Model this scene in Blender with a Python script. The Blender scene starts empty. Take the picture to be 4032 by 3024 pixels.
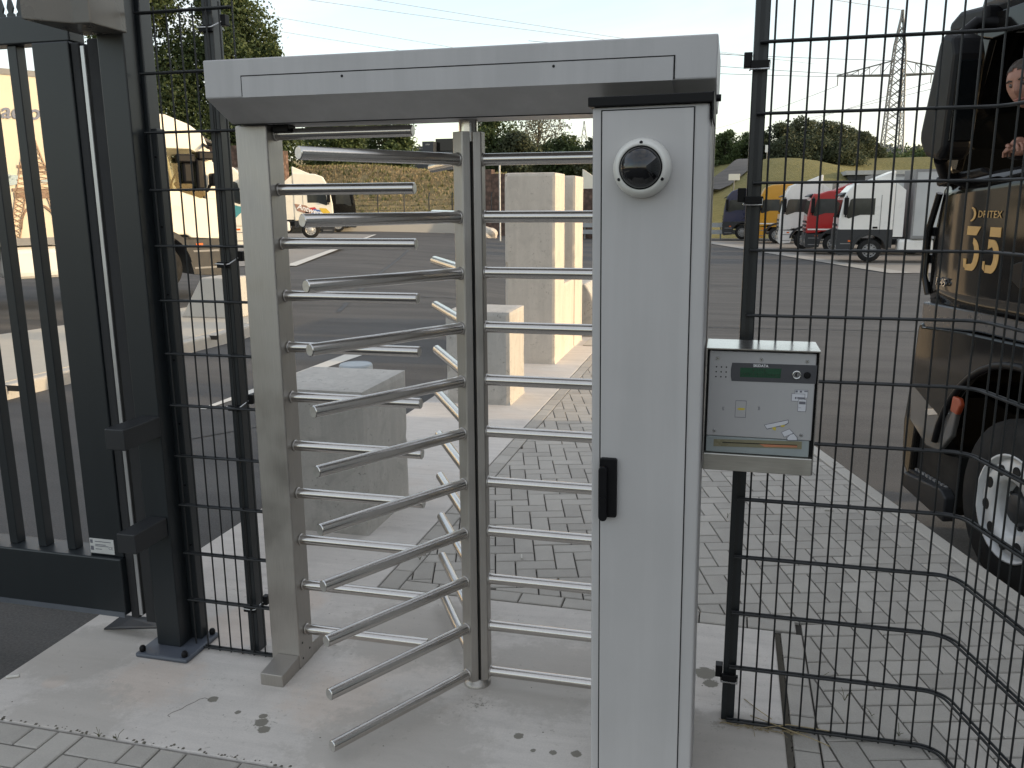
import bpy, bmesh, math, random
import numpy as np
from mathutils import Vector, Matrix

random.seed(7)
rng = np.random.default_rng(7)
S = bpy.context.scene
COL = S.collection
PI = math.pi

# ------------------------------------------------------------------ camera
def cam_axes(pitch, roll, yaw):
    cy, sy, cp, sp = math.cos(yaw), math.sin(yaw), math.cos(pitch), math.sin(pitch)
    f = Vector((-sy * cp, cy * cp, -sp)); r0 = Vector((cy, sy, 0)); u0 = r0.cross(f)
    r = r0 * math.cos(roll) + u0 * math.sin(roll); u = r.cross(f)
    return r, u, f
CAM_LOC = Vector((0, 0, 1.76))
CR, CU, CF = cam_axes(math.radians(11.983), math.radians(-0.3987), math.radians(14.2355))
cam_d = bpy.data.cameras.new('camera'); cam = bpy.data.objects.new('camera', cam_d); COL.objects.link(cam)
cam_d.sensor_width = 36.0; cam_d.lens = 36.0 * 3368.8 / 4032.0
cam_d.clip_start = 0.05; cam_d.clip_end = 6000
cam.matrix_world = Matrix(((CR.x, CU.x, -CF.x, CAM_LOC.x), (CR.y, CU.y, -CF.y, CAM_LOC.y), (CR.z, CU.z, -CF.z, CAM_LOC.z), (0, 0, 0, 1)))
S.camera = cam
S.render.resolution_x, S.render.resolution_y = 1024, 768

# ------------------------------------------------------------------ sky, sun, exposure
SUN_EL = math.radians(10.0)
SUN_AZ = math.radians(3.0)            # direction towards the sun, measured from +X towards +Y
sun_dir = Vector((math.cos(SUN_EL) * math.cos(SUN_AZ), math.cos(SUN_EL) * math.sin(SUN_AZ), math.sin(SUN_EL)))
W = bpy.data.worlds.new('World'); S.world = W; W.use_nodes = True
nt = W.node_tree; nt.nodes.clear()
out = nt.nodes.new('ShaderNodeOutputWorld'); bg = nt.nodes.new('ShaderNodeBackground')
sky = nt.nodes.new('ShaderNodeTexSky'); sky.sky_type = 'NISHITA'; sky.sun_disc = False
sky.sun_elevation = SUN_EL; sky.sun_rotation = PI / 2 - SUN_AZ
sky.air_density = 1.0; sky.dust_density = 1.2; sky.ozone_density = 1.0
tc = nt.nodes.new('ShaderNodeTexCoord'); mp = nt.nodes.new('ShaderNodeMapping'); mp.inputs['Scale'].default_value = (1.0, 1.0, 4.0)
mp.inputs['Rotation'].default_value = (0.0, 0.0, 0.6)
cn = nt.nodes.new('ShaderNodeTexNoise'); cn.inputs['Scale'].default_value = 2.2; cn.inputs['Detail'].default_value = 7; cn.inputs['Roughness'].default_value = 0.55
cn.inputs['Distortion'].default_value = 0.6
cr = nt.nodes.new('ShaderNodeValToRGB'); cr.color_ramp.elements[0].position = 0.36; cr.color_ramp.elements[1].position = 0.66
cr.color_ramp.elements[0].color = (0.28, 0.28, 0.28, 1); cr.color_ramp.elements[1].color = (0.88, 0.88, 0.88, 1)
veil = nt.nodes.new('ShaderNodeMix'); veil.data_type = 'RGBA'; veil.inputs[7].default_value = (2.62, 2.56, 2.52, 1)   # thin high cloud
nt.links.new(tc.outputs['Generated'], mp.inputs['Vector']); nt.links.new(mp.outputs[0], cn.inputs['Vector'])
nt.links.new(cn.outputs['Fac'], cr.inputs[0]); nt.links.new(cr.outputs[0], veil.inputs[0]); nt.links.new(sky.outputs[0], veil.inputs[6])
nt.links.new(veil.outputs[2], bg.inputs['Color']); bg.inputs['Strength'].default_value = 0.15
nt.links.new(bg.outputs[0], out.inputs['Surface'])
sl = bpy.data.lights.new('sun', 'SUN'); sun = bpy.data.objects.new('sun', sl); COL.objects.link(sun)
sl.energy = 1.35; sl.angle = math.radians(0.6); sl.color = (1.0, 0.76, 0.48)
sun.rotation_euler = sun_dir.to_track_quat('Z', 'Y').to_euler()
S.view_settings.view_transform = 'Standard'; S.view_settings.look = 'None'; S.view_settings.gamma = 1.0
S.view_settings.use_curve_mapping = False
S.view_settings.exposure = 1.54
S.cycles.max_bounces = 8; S.cycles.transparent_max_bounces = 8
S.cycles.use_denoising = True

# ------------------------------------------------------------------ materials
MATS = {}
def new_mat(name):
    m = bpy.data.materials.new(name); m.use_nodes = True
    return m, m.node_tree, m.node_tree.nodes['Principled BSDF']
def N(t, typ, **kw):
    n = t.nodes.new(typ)
    for k, v in kw.items():
        if k in n.inputs: n.inputs[k].default_value = v
        else: setattr(n, k, v)
    return n
def c4(c): return (c[0], c[1], c[2], 1.0)
def ramp(t, fac, stops):
    r = t.nodes.new('ShaderNodeValToRGB'); e = r.color_ramp.elements
    e[0].position, e[0].color = stops[0][0], c4(stops[0][1]); e[1].position, e[1].color = stops[-1][0], c4(stops[-1][1])
    for p, c in stops[1:-1]:
        x = e.new(p); x.color = c4(c)
    t.links.new(fac, r.inputs[0]); return r.outputs[0]
def mix(t, fac, a, b, mode='MIX'):
    m = t.nodes.new('ShaderNodeMix'); m.data_type = 'RGBA'; m.blend_type = mode
    for s, v in ((0, fac), (6, a), (7, b)):
        if hasattr(v, 'is_output'): t.links.new(v, m.inputs[s])
        else: m.inputs[s].default_value = v if s == 0 else c4(v)
    return m.outputs[2]
def noise(t, scale, detail=4, rough=0.55, dist=0.0, vec=None, stretch=None, coord='Object'):
    tcn = t.nodes.new('ShaderNodeTexCoord'); v = tcn.outputs[coord]
    if stretch:
        mpn = t.nodes.new('ShaderNodeMapping'); mpn.inputs['Scale'].default_value = stretch; t.links.new(v, mpn.inputs[0]); v = mpn.outputs[0]
    n = N(t, 'ShaderNodeTexNoise', Scale=scale, Detail=detail, Roughness=rough, Distortion=dist)
    t.links.new(v, n.inputs['Vector']); return n.outputs['Fac']
def bump(t, p, h, strength=0.2, dist=0.01):
    b = N(t, 'ShaderNodeBump', Strength=strength, Distance=dist); t.links.new(h, b.inputs['Height']); t.links.new(b.outputs[0], p.inputs['Normal'])
def plain(name, col, rough=0.5, metal=0.0, var=0.12, scale=6.0, coat=0.0, bumps=0.0, bscale=60, spec=None, stretch=None, emit=None):
    if name in MATS: return MATS[name]
    m, t, p = new_mat(name)
    n = noise(t, scale, 5, 0.6, stretch=stretch)
    lo = [max(0, c * (1 - var)) for c in col]; hi = [min(1, c * (1 + var)) for c in col]
    t.links.new(ramp(t, n, [(0.3, lo), (0.7, hi)]), p.inputs['Base Color'])
    rr = N(t, 'ShaderNodeMapRange'); rr.inputs[1].default_value = 0.3; rr.inputs[2].default_value = 0.7
    rr.inputs[3].default_value = max(0.02, rough * 0.85); rr.inputs[4].default_value = min(1, rough * 1.15)
    t.links.new(n, rr.inputs[0]); t.links.new(rr.outputs[0], p.inputs['Roughness'])
    p.inputs['Metallic'].default_value = metal
    if spec is not None: p.inputs['Specular IOR Level'].default_value = spec
    if coat: p.inputs['Coat Weight'].default_value = coat; p.inputs['Coat Roughness'].default_value = 0.06
    if bumps: bump(t, p, noise(t, bscale, 3), bumps, 0.003)
    if emit: p.inputs['Emission Color'].default_value = c4(emit); p.inputs['Emission Strength'].default_value = 1
    MATS[name] = m; return m
def steel(name, col, rough, stretch, metal=1.0):
    m, t, p = new_mat(name)
    n = noise(t, 30, 4, 0.6, stretch=stretch); n2 = noise(t, 5, 4, 0.6)
    base = ramp(t, n, [(0.3, [c * 0.86 for c in col]), (0.7, [min(1, c * 1.08) for c in col])])
    t.links.new(mix(t, 0.35, base, ramp(t, n2, [(0.35, [c * 0.72 for c in col]), (0.7, col)])), p.inputs['Base Color'])
    p.inputs['Metallic'].default_value = metal
    r = N(t, 'ShaderNodeMapRange'); r.inputs[1].default_value = 0.3; r.inputs[2].default_value = 0.7; r.inputs[3].default_value = rough * 0.8; r.inputs[4].default_value = rough * 1.25
    t.links.new(n2, r.inputs[0]); t.links.new(r.outputs[0], p.inputs['Roughness'])
    bump(t, p, n, 0.04, 0.001)
    MATS[name] = m; return m
STEEL_ARM = steel('brushed_steel_tube', (0.60, 0.575, 0.545), 0.20, (1.5, 1.5, 40))
STEEL_POST = steel('brushed_steel_sheet', (0.47, 0.445, 0.415), 0.46, (12, 12, 0.35))
STEEL_CAP = steel('steel_end_cap', (0.68, 0.67, 0.64), 0.42, (3, 3, 3))
STEEL_HOOD = steel('steel_hood', (0.62, 0.60, 0.57), 0.22, (0.4, 8, 8))
def coated(name, col, rough, streak=0.1):
    m, t, p = new_mat(name)
    n = noise(t, 3.0, 6, 0.6); s = noise(t, 14, 5, 0.6, stretch=(1.0, 1.0, 0.06)); f = noise(t, 900, 2, 0.5)
    a = ramp(t, n, [(0.3, [c * (1 - streak) for c in col]), (0.7, [min(1, c * (1 + streak * 0.6)) for c in col])])
    d = ramp(t, s, [(0.42, [c * (1 - 1.3 * streak) for c in col]), (0.6, col)])
    t.links.new(mix(t, 0.5, a, d), p.inputs['Base Color']); p.inputs['Roughness'].default_value = rough
    bump(t, p, f, 0.05, 0.0006)
    MATS[name] = m; return m
GREY_COAT = coated('grey_powder_coat', (0.475, 0.462, 0.455), 0.45, 0.08)
GREY_BEAM = coated('grey_beam_coat', (0.44, 0.43, 0.43), 0.40, 0.11)
ANTHRA = coated('anthracite_coat', (0.0105, 0.0140, 0.0165), 0.42, 0.14)
ANTHRA_WIRE = coated('anthracite_wire', (0.008, 0.0095, 0.0105), 0.48, 0.12)
for m_ in (ANTHRA,):
    m_.node_tree.nodes['Principled BSDF'].inputs['Coat Weight'].default_value = 0.10; m_.node_tree.nodes['Principled BSDF'].inputs['Coat Roughness'].default_value = 0.22
BLACK = plain('black_plastic', (0.007, 0.007, 0.008), 0.42, spec=0.16)
RUBBER = plain('rubber', (0.016, 0.016, 0.017), 0.75, var=0.25, bumps=0.2)
SLOT = plain('slot_black', (0.004, 0.004, 0.004), 0.8)
ZINC = plain('zinc', (0.62, 0.62, 0.62), 0.28, 1.0)
ALU = plain('aluminium_strip', (0.52, 0.52, 0.52), 0.38, 0.8)
WHITE_PL = plain('white_plastic', (0.62, 0.61, 0.57), 0.38)
def concrete(name, col, grime, speck=1.0, rust=None, var=0.1, scale=1.0, mottled=0.0, streak=None):
    m, t, p = new_mat(name)
    big = noise(t, 0.9 * scale, 5, 0.6); mid = noise(t, 6 * scale, 6, 0.65); fine = noise(t, 160 * scale, 3, 0.7); sp = noise(t, 42 * scale, 4, 0.75, coord='Object')
    a = ramp(t, big, [(0.28, [c * (1 - var) for c in col]), (0.72, [min(1, c * (1 + var * 0.5)) for c in col])])
    a = mix(t, 0.45, a, ramp(t, mid, [(0.3, [c * (1 - 1.5 * var) for c in col]), (0.7, [min(1, c * 1.06) for c in col])]))
    a = mix(t, 0.34, a, ramp(t, fine, [(0.28, [c * 0.55 for c in col]), (0.72, [min(1, c * 1.22) for c in col])]))
    if streak:
        a = mix(t, 0.4, a, ramp(t, noise(t, 5, 5, 0.65, 0.4, stretch=streak), [(0.32, [c * 0.72 for c in col]), (0.66, [min(1, c * 1.07) for c in col])]))
    pit = ramp(t, sp, [(0.585, (0, 0, 0)), (0.66, (1, 1, 1))])
    a2 = N(t, 'ShaderNodeMath', operation='MULTIPLY'); t.links.new(pit, a2.inputs[0]); t.links.new(ramp(t, mid, [(0.45, (0, 0, 0)), (0.62, (speck, speck, speck))]), a2.inputs[1])
    a = mix(t, a2.outputs[0], a, grime)
    if mottled:
        a = mix(t, ramp(t, noise(t, 3.2 * scale, 5, 0.7, 1.2), [(0.5, (0, 0, 0)), (0.66, (mottled,) * 3)]), a, [c * 0.62 for c in col])
    if rust:
        a = mix(t, ramp(t, noise(t, 1.3, 3, 0.5), [(0.56, (0, 0, 0)), (0.72, (0.35, 0.35, 0.35))]), a, rust)
    t.links.new(a, p.inputs['Base Color']); p.inputs['Roughness'].default_value = 0.85
    bump(t, p, mix(t, 0.5, mid, fine), 0.25, 0.004)
    MATS[name] = m; return m
SLAB = concrete('slab_concrete', (0.62, 0.58, 0.535), (0.27, 0.245, 0.21), 0.75, rust=(0.55, 0.43, 0.34), var=0.17, mottled=0.26, streak=(0.35, 3.0, 1.0))
def stains(m, spots, col, sc=55, lo=0.80, hi=0.92, amt=0.9):              # weathered moss spots with ragged outlines at their own places on the slab
    t = m.node_tree; p = t.nodes['Principled BSDF']; src = p.inputs['Base Color'].links[0].from_socket
    g = t.nodes.new('ShaderNodeNewGeometry'); nz = noise(t, sc, 5, 0.75); acc = None
    for x, y, r, k in spots:
        d = N(t, 'ShaderNodeVectorMath', operation='DISTANCE'); d.inputs[1].default_value = (x, y, 0); t.links.new(g.outputs['Position'], d.inputs[0])
        mr = N(t, 'ShaderNodeMapRange'); mr.inputs[1].default_value = r * 1.35; mr.inputs[2].default_value = r * 0.2; mr.inputs[3].default_value = 0; mr.inputs[4].default_value = k; t.links.new(d.outputs['Value'], mr.inputs[0])
        if acc is None: acc = mr.outputs[0]
        else:
            mx = N(t, 'ShaderNodeMath', operation='MAXIMUM'); t.links.new(acc, mx.inputs[0]); t.links.new(mr.outputs[0], mx.inputs[1]); acc = mx.outputs[0]
    ad = N(t, 'ShaderNodeMath', operation='ADD'); t.links.new(acc, ad.inputs[0]); t.links.new(nz, ad.inputs[1])
    f = ramp(t, ad.outputs[0], [(lo, (0, 0, 0)), (hi, (amt, amt, amt))])
    t.links.new(mix(t, f, src, col), p.inputs['Base Color'])
stains(SLAB, [(-1.752, 2.452, 0.020, 1), (-1.62, 2.40, 0.012, 1), (-1.52, 2.40, 0.016, 1), (-1.505, 2.365, 0.026, 1), (-1.475, 2.33, 0.022, 1), (-1.50, 2.36, 0.085, 0.34), (-0.62, 2.50, 0.018, 0.9), (-0.49, 2.44, 0.015, 0.8), (-0.415, 2.452, 0.020, 0.9), (-0.555, 2.435, 0.010, 0.9), (-0.02, 3.05, 0.045, 1), (0.0, 2.98, 0.03, 0.9), (0.03, 2.72, 0.06, 0.40), (-0.80, 2.66, 0.09, 0.32)], (0.16, 0.148, 0.118))
stains(SLAB, [(-1.93, 2.98, 0.20, 1), (-1.82, 3.25, 0.14, 0.8), (-2.05, 2.50, 0.22, 0.7), (-2.40, 2.42, 0.05, 0.9), (-1.30, 2.55, 0.25, 0.6)], (0.60, 0.45, 0.34), 9, 0.75, 1.6, 0.28)
stains(SLAB, [(-2.45, 2.62, 0.25, 1), (-2.2, 2.20, 0.3, 0.8), (-1.0, 2.3, 0.4, 0.8), (-0.6, 2.9, 0.35, 0.8), (-1.2, 3.1, 0.4, 0.8), (0.1, 2.6, 0.25, 1.0)], (0.40, 0.37, 0.33), 14, 0.80, 1.6, 0.6)
CAST = concrete('cast_concrete_block', (0.50, 0.475, 0.435), (0.14, 0.13, 0.11), 1.0, var=0.20, mottled=0.55, streak=(3.0, 3.0, 0.35))
CASTTALL = concrete('cast_concrete_tall', (0.60, 0.54, 0.465), (0.26, 0.22, 0.18), 0.9, var=0.14, mottled=0.34, streak=(2.0, 2.0, 0.3))
KERB = concrete('kerb_concrete', (0.46, 0.435, 0.39), (0.12, 0.11, 0.09), 0.4, var=0.08)
ISLAND = concrete('island_concrete', (0.45, 0.42, 0.36), (0.2, 0.18, 0.15), 0.3, var=0.08)
BAY = concrete('bay_concrete', (0.27, 0.25, 0.225), (0.12, 0.11, 0.1), 0.2, var=0.12, scale=0.3)
def paver_mat():
    m, t, p = new_mat('paver_concrete')
    oi = t.nodes.new('ShaderNodeObjectInfo'); g = t.nodes.new('ShaderNodeNewGeometry')
    rnd = N(t, 'ShaderNodeMath', operation='ADD'); t.links.new(oi.outputs['Random'], rnd.inputs[0]); t.links.new(g.outputs['Random Per Island'], rnd.inputs[1])
    fr = N(t, 'ShaderNodeMath', operation='FRACT'); t.links.new(rnd.outputs[0], fr.inputs[0])
    tone = ramp(t, fr.outputs[0], [(0.0, (0.285, 0.268, 0.242)), (0.5, (0.385, 0.362, 0.328)), (1.0, (0.45, 0.425, 0.385))])
    pos = g.outputs['Position']
    def pn(sc, d):
        n = N(t, 'ShaderNodeTexNoise', Scale=sc, Detail=d, Roughness=0.65); t.links.new(pos, n.inputs['Vector']); return n.outputs['Fac']
    fine = pn(180, 3); mid = pn(7, 5); big = pn(0.8, 4)
    a = mix(t, 0.28, tone, ramp(t, fine, [(0.25, (0.16, 0.145, 0.13)), (0.75, (0.56, 0.53, 0.48))]))
    a = mix(t, 0.30, a, ramp(t, mid, [(0.3, (0.29, 0.27, 0.24)), (0.7, (0.49, 0.46, 0.41))]))
    a = mix(t, ramp(t, big, [(0.5, (0, 0, 0)), (0.75, (0.35, 0.35, 0.35))]), a, (0.50, 0.47, 0.42))
    t.links.new(a, p.inputs['Base Color']); p.inputs['Roughness'].default_value = 0.88
    bump(t, p, fine, 0.3, 0.002); MATS['paver'] = m; return m
PAVER = paver_mat()
JOINT = concrete('joint_sand', (0.035, 0.030, 0.024), (0.02, 0.018, 0.015), 1.0, var=0.3, scale=4)
def asphalt_mat():
    m, t, p = new_mat('asphalt')
    fine = noise(t, 90, 3, 0.75); mid = noise(t, 1.1, 5, 0.6); lanes = noise(t, 0.32, 4, 0.55, stretch=(1.0, 0.12, 1.0)); lanes2 = noise(t, 0.9, 4, 0.6, stretch=(0.25, 1.6, 1.0))
    a = ramp(t, mid, [(0.3, (0.060, 0.059, 0.059)), (0.7, (0.092, 0.090, 0.089))])
    a = mix(t, 0.5, a, ramp(t, lanes, [(0.35, (0.050, 0.049, 0.049)), (0.65, (0.105, 0.101, 0.098))]))
    a = mix(t, 0.55, a, ramp(t, lanes2, [(0.4, (0.045, 0.044, 0.044)), (0.62, (0.115, 0.110, 0.105))]))
    a = mix(t, 0.35, a, ramp(t, fine, [(0.3, (0.028, 0.027, 0.026)), (0.72, (0.185, 0.18, 0.172))]))
    t.links.new(a, p.inputs['Base Color']); p.inputs['Roughness'].default_value = 0.85; p.inputs['Specular IOR Level'].default_value = 0.2
    bump(t, p, fine, 0.5, 0.004); MATS['asphalt'] = m; return m
ASPHALT = asphalt_mat()
LINE2 = concrete('worn_line_paint', (0.36, 0.345, 0.315), (0.2, 0.19, 0.18), 1.0, var=0.15, scale=2)
LINE = concrete('line_paint', (0.62, 0.60, 0.55), (0.2, 0.19, 0.18), 1.0, var=0.12, scale=3)
def leaf_mat(name, dark, light, trans=0.25):
    m, t, p = new_mat(name)
    g = t.nodes.new('ShaderNodeNewGeometry')
    a = ramp(t, g.outputs['Random Per Island'], [(0.0, dark), (1.0, light)])
    n = noise(t, 0.35, 3, 0.6)
    a = mix(t, 0.5, a, ramp(t, n, [(0.3, [c * 0.7 for c in dark]), (0.7, light)]))
    t.links.new(a, p.inputs['Base Color']); p.inputs['Roughness'].default_value = 0.65; p.inputs['Specular IOR Level'].default_value = 0.25
    tr = t.nodes.new('ShaderNodeBsdfTranslucent'); t.links.new(a, tr.inputs['Color'])
    mx = t.nodes.new('ShaderNodeMixShader'); mx.inputs[0].default_value = trans
    o = [x for x in t.nodes if x.type == 'OUTPUT_MATERIAL'][0]
    t.links.new(p.outputs[0], mx.inputs[1]); t.links.new(tr.outputs[0], mx.inputs[2]); t.links.new(mx.outputs[0], o.inputs['Surface'])
    MATS[name] = m; return m
LEAF_OAK = leaf_mat('leaf_oak', (0.034, 0.052, 0.022), (0.100, 0.135, 0.052))
LEAF_MID = leaf_mat('leaf_mid', (0.045, 0.068, 0.026), (0.115, 0.155, 0.058))
LEAF_DARK = leaf_mat('leaf_dark', (0.046, 0.058, 0.034), (0.105, 0.122, 0.068))
LEAF_PALE = leaf_mat('leaf_pale', (0.10, 0.105, 0.075), (0.20, 0.20, 0.15))
BARK = plain('bark', (0.06, 0.048, 0.036), 0.9, var=0.35, scale=8, bumps=0.4, bscale=20, stretch=(1, 1, 0.2))
def grass_mat(name, stops, sc):
    m, t, p = new_mat(name)
    a = ramp(t, noise(t, sc, 6, 0.65), stops); b = ramp(t, noise(t, sc * 7, 5, 0.7, stretch=(1, 1, 0.4)), [(0.3, [c * 0.55 for c in stops[0][1]]), (0.7, [c * 1.15 for c in stops[-1][1]])])
    t.links.new(mix(t, 0.45, a, b), p.inputs['Base Color']); p.inputs['Roughness'].default_value = 0.95; p.inputs['Specular IOR Level'].default_value = 0.1
    bump(t, p, noise(t, sc * 9, 5, 0.7), 0.8, 0.15); MATS[name] = m; return m
DRYGRASS = grass_mat('dry_grass', [(0.3, (0.10, 0.085, 0.035)), (0.5, (0.19, 0.13, 0.062)), (0.72, (0.25, 0.18, 0.09))], 0.30)
MEADOW = grass_mat('meadow_grass', [(0.3, (0.10, 0.115, 0.035)), (0.55, (0.15, 0.155, 0.055)), (0.75, (0.22, 0.20, 0.08))], 0.12)
def brick_mat():
    m, t, p = new_mat('brown_wall_stone')
    v = N(t, 'ShaderNodeTexVoronoi', Scale=3.2); tcn = t.nodes.new('ShaderNodeTexCoord'); t.links.new(tcn.outputs['Object'], v.inputs['Vector'])
    a = ramp(t, v.outputs['Color'], [(0.1, (0.085, 0.052, 0.040)), (0.9, (0.20, 0.125, 0.095))])
    a = mix(t, ramp(t, v.outputs['Distance'], [(0.3, (0, 0, 0)), (0.65, (0.7, 0.7, 0.7))]), a, (0.05, 0.034, 0.027))
    t.links.new(a, p.inputs['Base Color']); p.inputs['Roughness'].default_value = 0.9; MATS['brickwall'] = m; return m
STONEWALL = brick_mat()
def paint(name, col, rough=0.3, coat=0.5): return plain('paint_' + name, col, rough, 0.0, 0.05, 2.0, coat)
P_WHITE = paint('white', (0.72, 0.71, 0.68)); P_CREAM = paint('cream_white', (0.74, 0.70, 0.60)); P_RED = paint('red', (0.36, 0.010, 0.012)); P_YEL = paint('yellow', (0.50, 0.24, 0.008))
P_BLUE = paint('navy', (0.006, 0.010, 0.050)); P_DGREY = plain('paint_dark_grey', (0.018, 0.0195, 0.022), 0.55); P_BLACK = plain('paint_black', (0.008, 0.0075, 0.007), 0.08, 0.0, 0.05, 2.0, spec=0.28)
P_TEAL = paint('teal', (0.06, 0.24, 0.27)); P_MGREY = plain('mid_grey_paint', (0.20, 0.20, 0.20), 0.5); P_GOLD = plain('gold_print', (0.50, 0.30, 0.10), 0.4)
CURTAIN = plain('grey_curtain', (0.42, 0.43, 0.43), 0.6, var=0.08, scale=1.0); CURTAIN_W = plain('white_curtain', (0.62, 0.60, 0.55), 0.6, var=0.06, scale=1.2)
RIM = plain('silver_rim', (0.55, 0.53, 0.49), 0.35, 0.6); TYRE = plain('tyre_rubber', (0.0045, 0.0045, 0.0045), 0.85, var=0.3, bumps=0.3, bscale=30)
GLASS2 = plain('side_glass', (0.040, 0.044, 0.042), 0.06, var=0.3, scale=1.5, spec=0.45); GLASS = plain('cab_glass', (0.006, 0.007, 0.008), 0.05, var=0.02, spec=0.4); CHROME = plain('chrome', (0.7, 0.7, 0.7), 0.12, 1.0)
ORANGE = plain('orange_lens', (0.62, 0.12, 0.015), 0.25); REDLENS = plain('red_lens', (0.45, 0.03, 0.02), 0.25)

def clear_glass():
    m, t, p = new_mat('clear_cab_glass'); p.inputs['Base Color'].default_value = (0.02, 0.02, 0.02, 1); p.inputs['Roughness'].default_value = 0.04
    tr = t.nodes.new('ShaderNodeBsdfTransparent'); tr.inputs['Color'].default_value = (0.62, 0.62, 0.52, 1); gl = t.nodes.new('ShaderNodeBsdfGlossy'); gl.inputs['Roughness'].default_value = 0.03
    fz = t.nodes.new('ShaderNodeFresnel'); fz.inputs['IOR'].default_value = 1.45; mx = t.nodes.new('ShaderNodeMixShader'); o = [x for x in t.nodes if x.type == 'OUTPUT_MATERIAL'][0]
    t.links.new(fz.outputs[0], mx.inputs[0]); t.links.new(tr.outputs[0], mx.inputs[1]); t.links.new(gl.outputs[0], mx.inputs[2]); t.links.new(mx.outputs[0], o.inputs['Surface']); return m
CLEAR = clear_glass()

# ------------------------------------------------------------------ mesh helpers
class MB:
    def __init__(self): self.v = []; self.f = []; self.s = []; self.M = None
    def add(self, verts, faces, smooth=False):
        o = len(self.v)
        if self.M is not None: verts = [tuple(self.M @ Vector(p)) for p in verts]
        self.v += [tuple(p) for p in verts]; self.f += [tuple(i + o for i in fc) for fc in faces]; self.s += [smooth] * len(faces); return self
    def box(self, x0, x1, y0, y1, z0, z1):
        v = [(x0, y0, z0), (x1, y0, z0), (x1, y1, z0), (x0, y1, z0), (x0, y0, z1), (x1, y0, z1), (x1, y1, z1), (x0, y1, z1)]
        return self.add(v, [(3, 2, 1, 0), (4, 5, 6, 7), (0, 1, 5, 4), (1, 2, 6, 5), (2, 3, 7, 6), (3, 0, 4, 7)])
    def prism(self, poly, axis, a, b, smooth=False):
        def P(p, t):
            return {'x': (t, p[0], p[1]), 'y': (p[0], t, p[1]), 'z': (p[0], p[1], t)}[axis]
        n = len(poly); v = [P(p, a) for p in poly] + [P(p, b) for p in poly]
        f = [tuple(range(n))[::-1], tuple(range(n, 2 * n))] + [(i, (i + 1) % n, n + (i + 1) % n, n + i) for i in range(n)]
        return self.add(v, f, smooth)
    def path(self, pts, r, n=8, caps=True, radii=None):
        pts = [Vector(p) for p in pts]; rings = []; up = None
        for i, p in enumerate(pts):
            d = (pts[min(i + 1, len(pts) - 1)] - pts[max(i - 1, 0)]).normalized()
            if up is None: up = Vector((0, 0, 1)) if abs(d.z) < 0.9 else Vector((1, 0, 0))
            a = d.cross(up).normalized(); b = a.cross(d).normalized(); up = b
            rr = radii[i] if radii else r
            rings.append([p + (a * math.cos(2 * PI * k / n) + b * math.sin(2 * PI * k / n)) * rr for k in range(n)])
        o = len(self.v); v = [q for rg in rings for q in rg]; f = []
        for i in range(len(rings) - 1):
            for k in range(n): f.append((i * n + k, i * n + (k + 1) % n, (i + 1) * n + (k + 1) % n, (i + 1) * n + k))
        self.add(v, f, True)
        if caps:
            self.add(rings[0], [tuple(range(n))[::-1]]); self.add(rings[-1], [tuple(range(n))])
        return self
    def tube(self, a, b, r, n=12, caps=True, r2=None): return self.path([a, b], r, n, caps, [r, r if r2 is None else r2])
    def lathe(self, prof, n=24, M=None, smooth=True, close=True):
        v = []; f = []
        for r, z in prof: v += [(r * math.cos(2 * PI * k / n), r * math.sin(2 * PI * k / n), z) for k in range(n)]
        for i in range(len(prof) - 1):
            for k in range(n): f.append((i * n + k, i * n + (k + 1) % n, (i + 1) * n + (k + 1) % n, (i + 1) * n + k))
        if M is not None: v = [tuple(M @ Vector(p)) for p in v]
        self.add(v, f, smooth)
        if close:
            L = len(prof) - 1
            if close != 'last': self.add(v[:n], [tuple(range(n))[::-1]])
            self.add(v[L * n:], [tuple(range(n))])
        return self
    def mesh(self, name, mat, bevel=0.0, seg=2, ang=30):
        me = bpy.data.meshes.new(name); me.from_pydata(self.v, [], self.f)
        me.polygons.foreach_set('use_smooth', self.s)
        if bevel:
            bm = bmesh.new(); bm.from_mesh(me); bmesh.ops.remove_doubles(bm, verts=bm.verts, dist=1e-5)
            ed = [e for e in bm.edges if len(e.link_faces) == 2 and e.calc_face_angle(0) > math.radians(ang)]
            bmesh.ops.bevel(bm, geom=ed, offset=bevel, segments=seg, profile=0.5, affect='EDGES', clamp_overlap=True)
            bmesh.ops.recalc_face_normals(bm, faces=bm.faces); bm.to_mesh(me); bm.free()
        me.materials.append(mat); me.update(); return me
    def build(self, name, mat, parent=None, bevel=0.0, seg=2, ang=30): return link(name, self.mesh(name, mat, bevel, seg, ang), parent)
def link(name, me, parent=None, loc=None, rz=None):
    o = bpy.data.objects.new(name, me); COL.objects.link(o)
    if parent is not None: o.parent = parent
    if loc is not None: o.location = loc
    if rz is not None: o.rotation_euler = (0, 0, rz)
    return o
def empty(name, loc=(0, 0, 0), rz=0.0, rot=None):
    o = bpy.data.objects.new(name, None); o.empty_display_size = 0.1; COL.objects.link(o); o.location = loc
    o.rotation_euler = rot if rot else (0, 0, rz); return o
def tag(o, label, cat, group=None):
    o['label'] = label; o['category'] = cat
    if group: o['group'] = group
    return o
def struct(o, label=None):
    o['kind'] = 'structure'
    if label: o['label'] = label
    return o
def B(*a): return MB().box(*a)
def rot_to(d):
    return Vector(d).to_track_quat('Z', 'Y').to_matrix().to_4x4()
TEXTC = bpy.data.curves.new('lettering_source', 'FONT')
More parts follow.
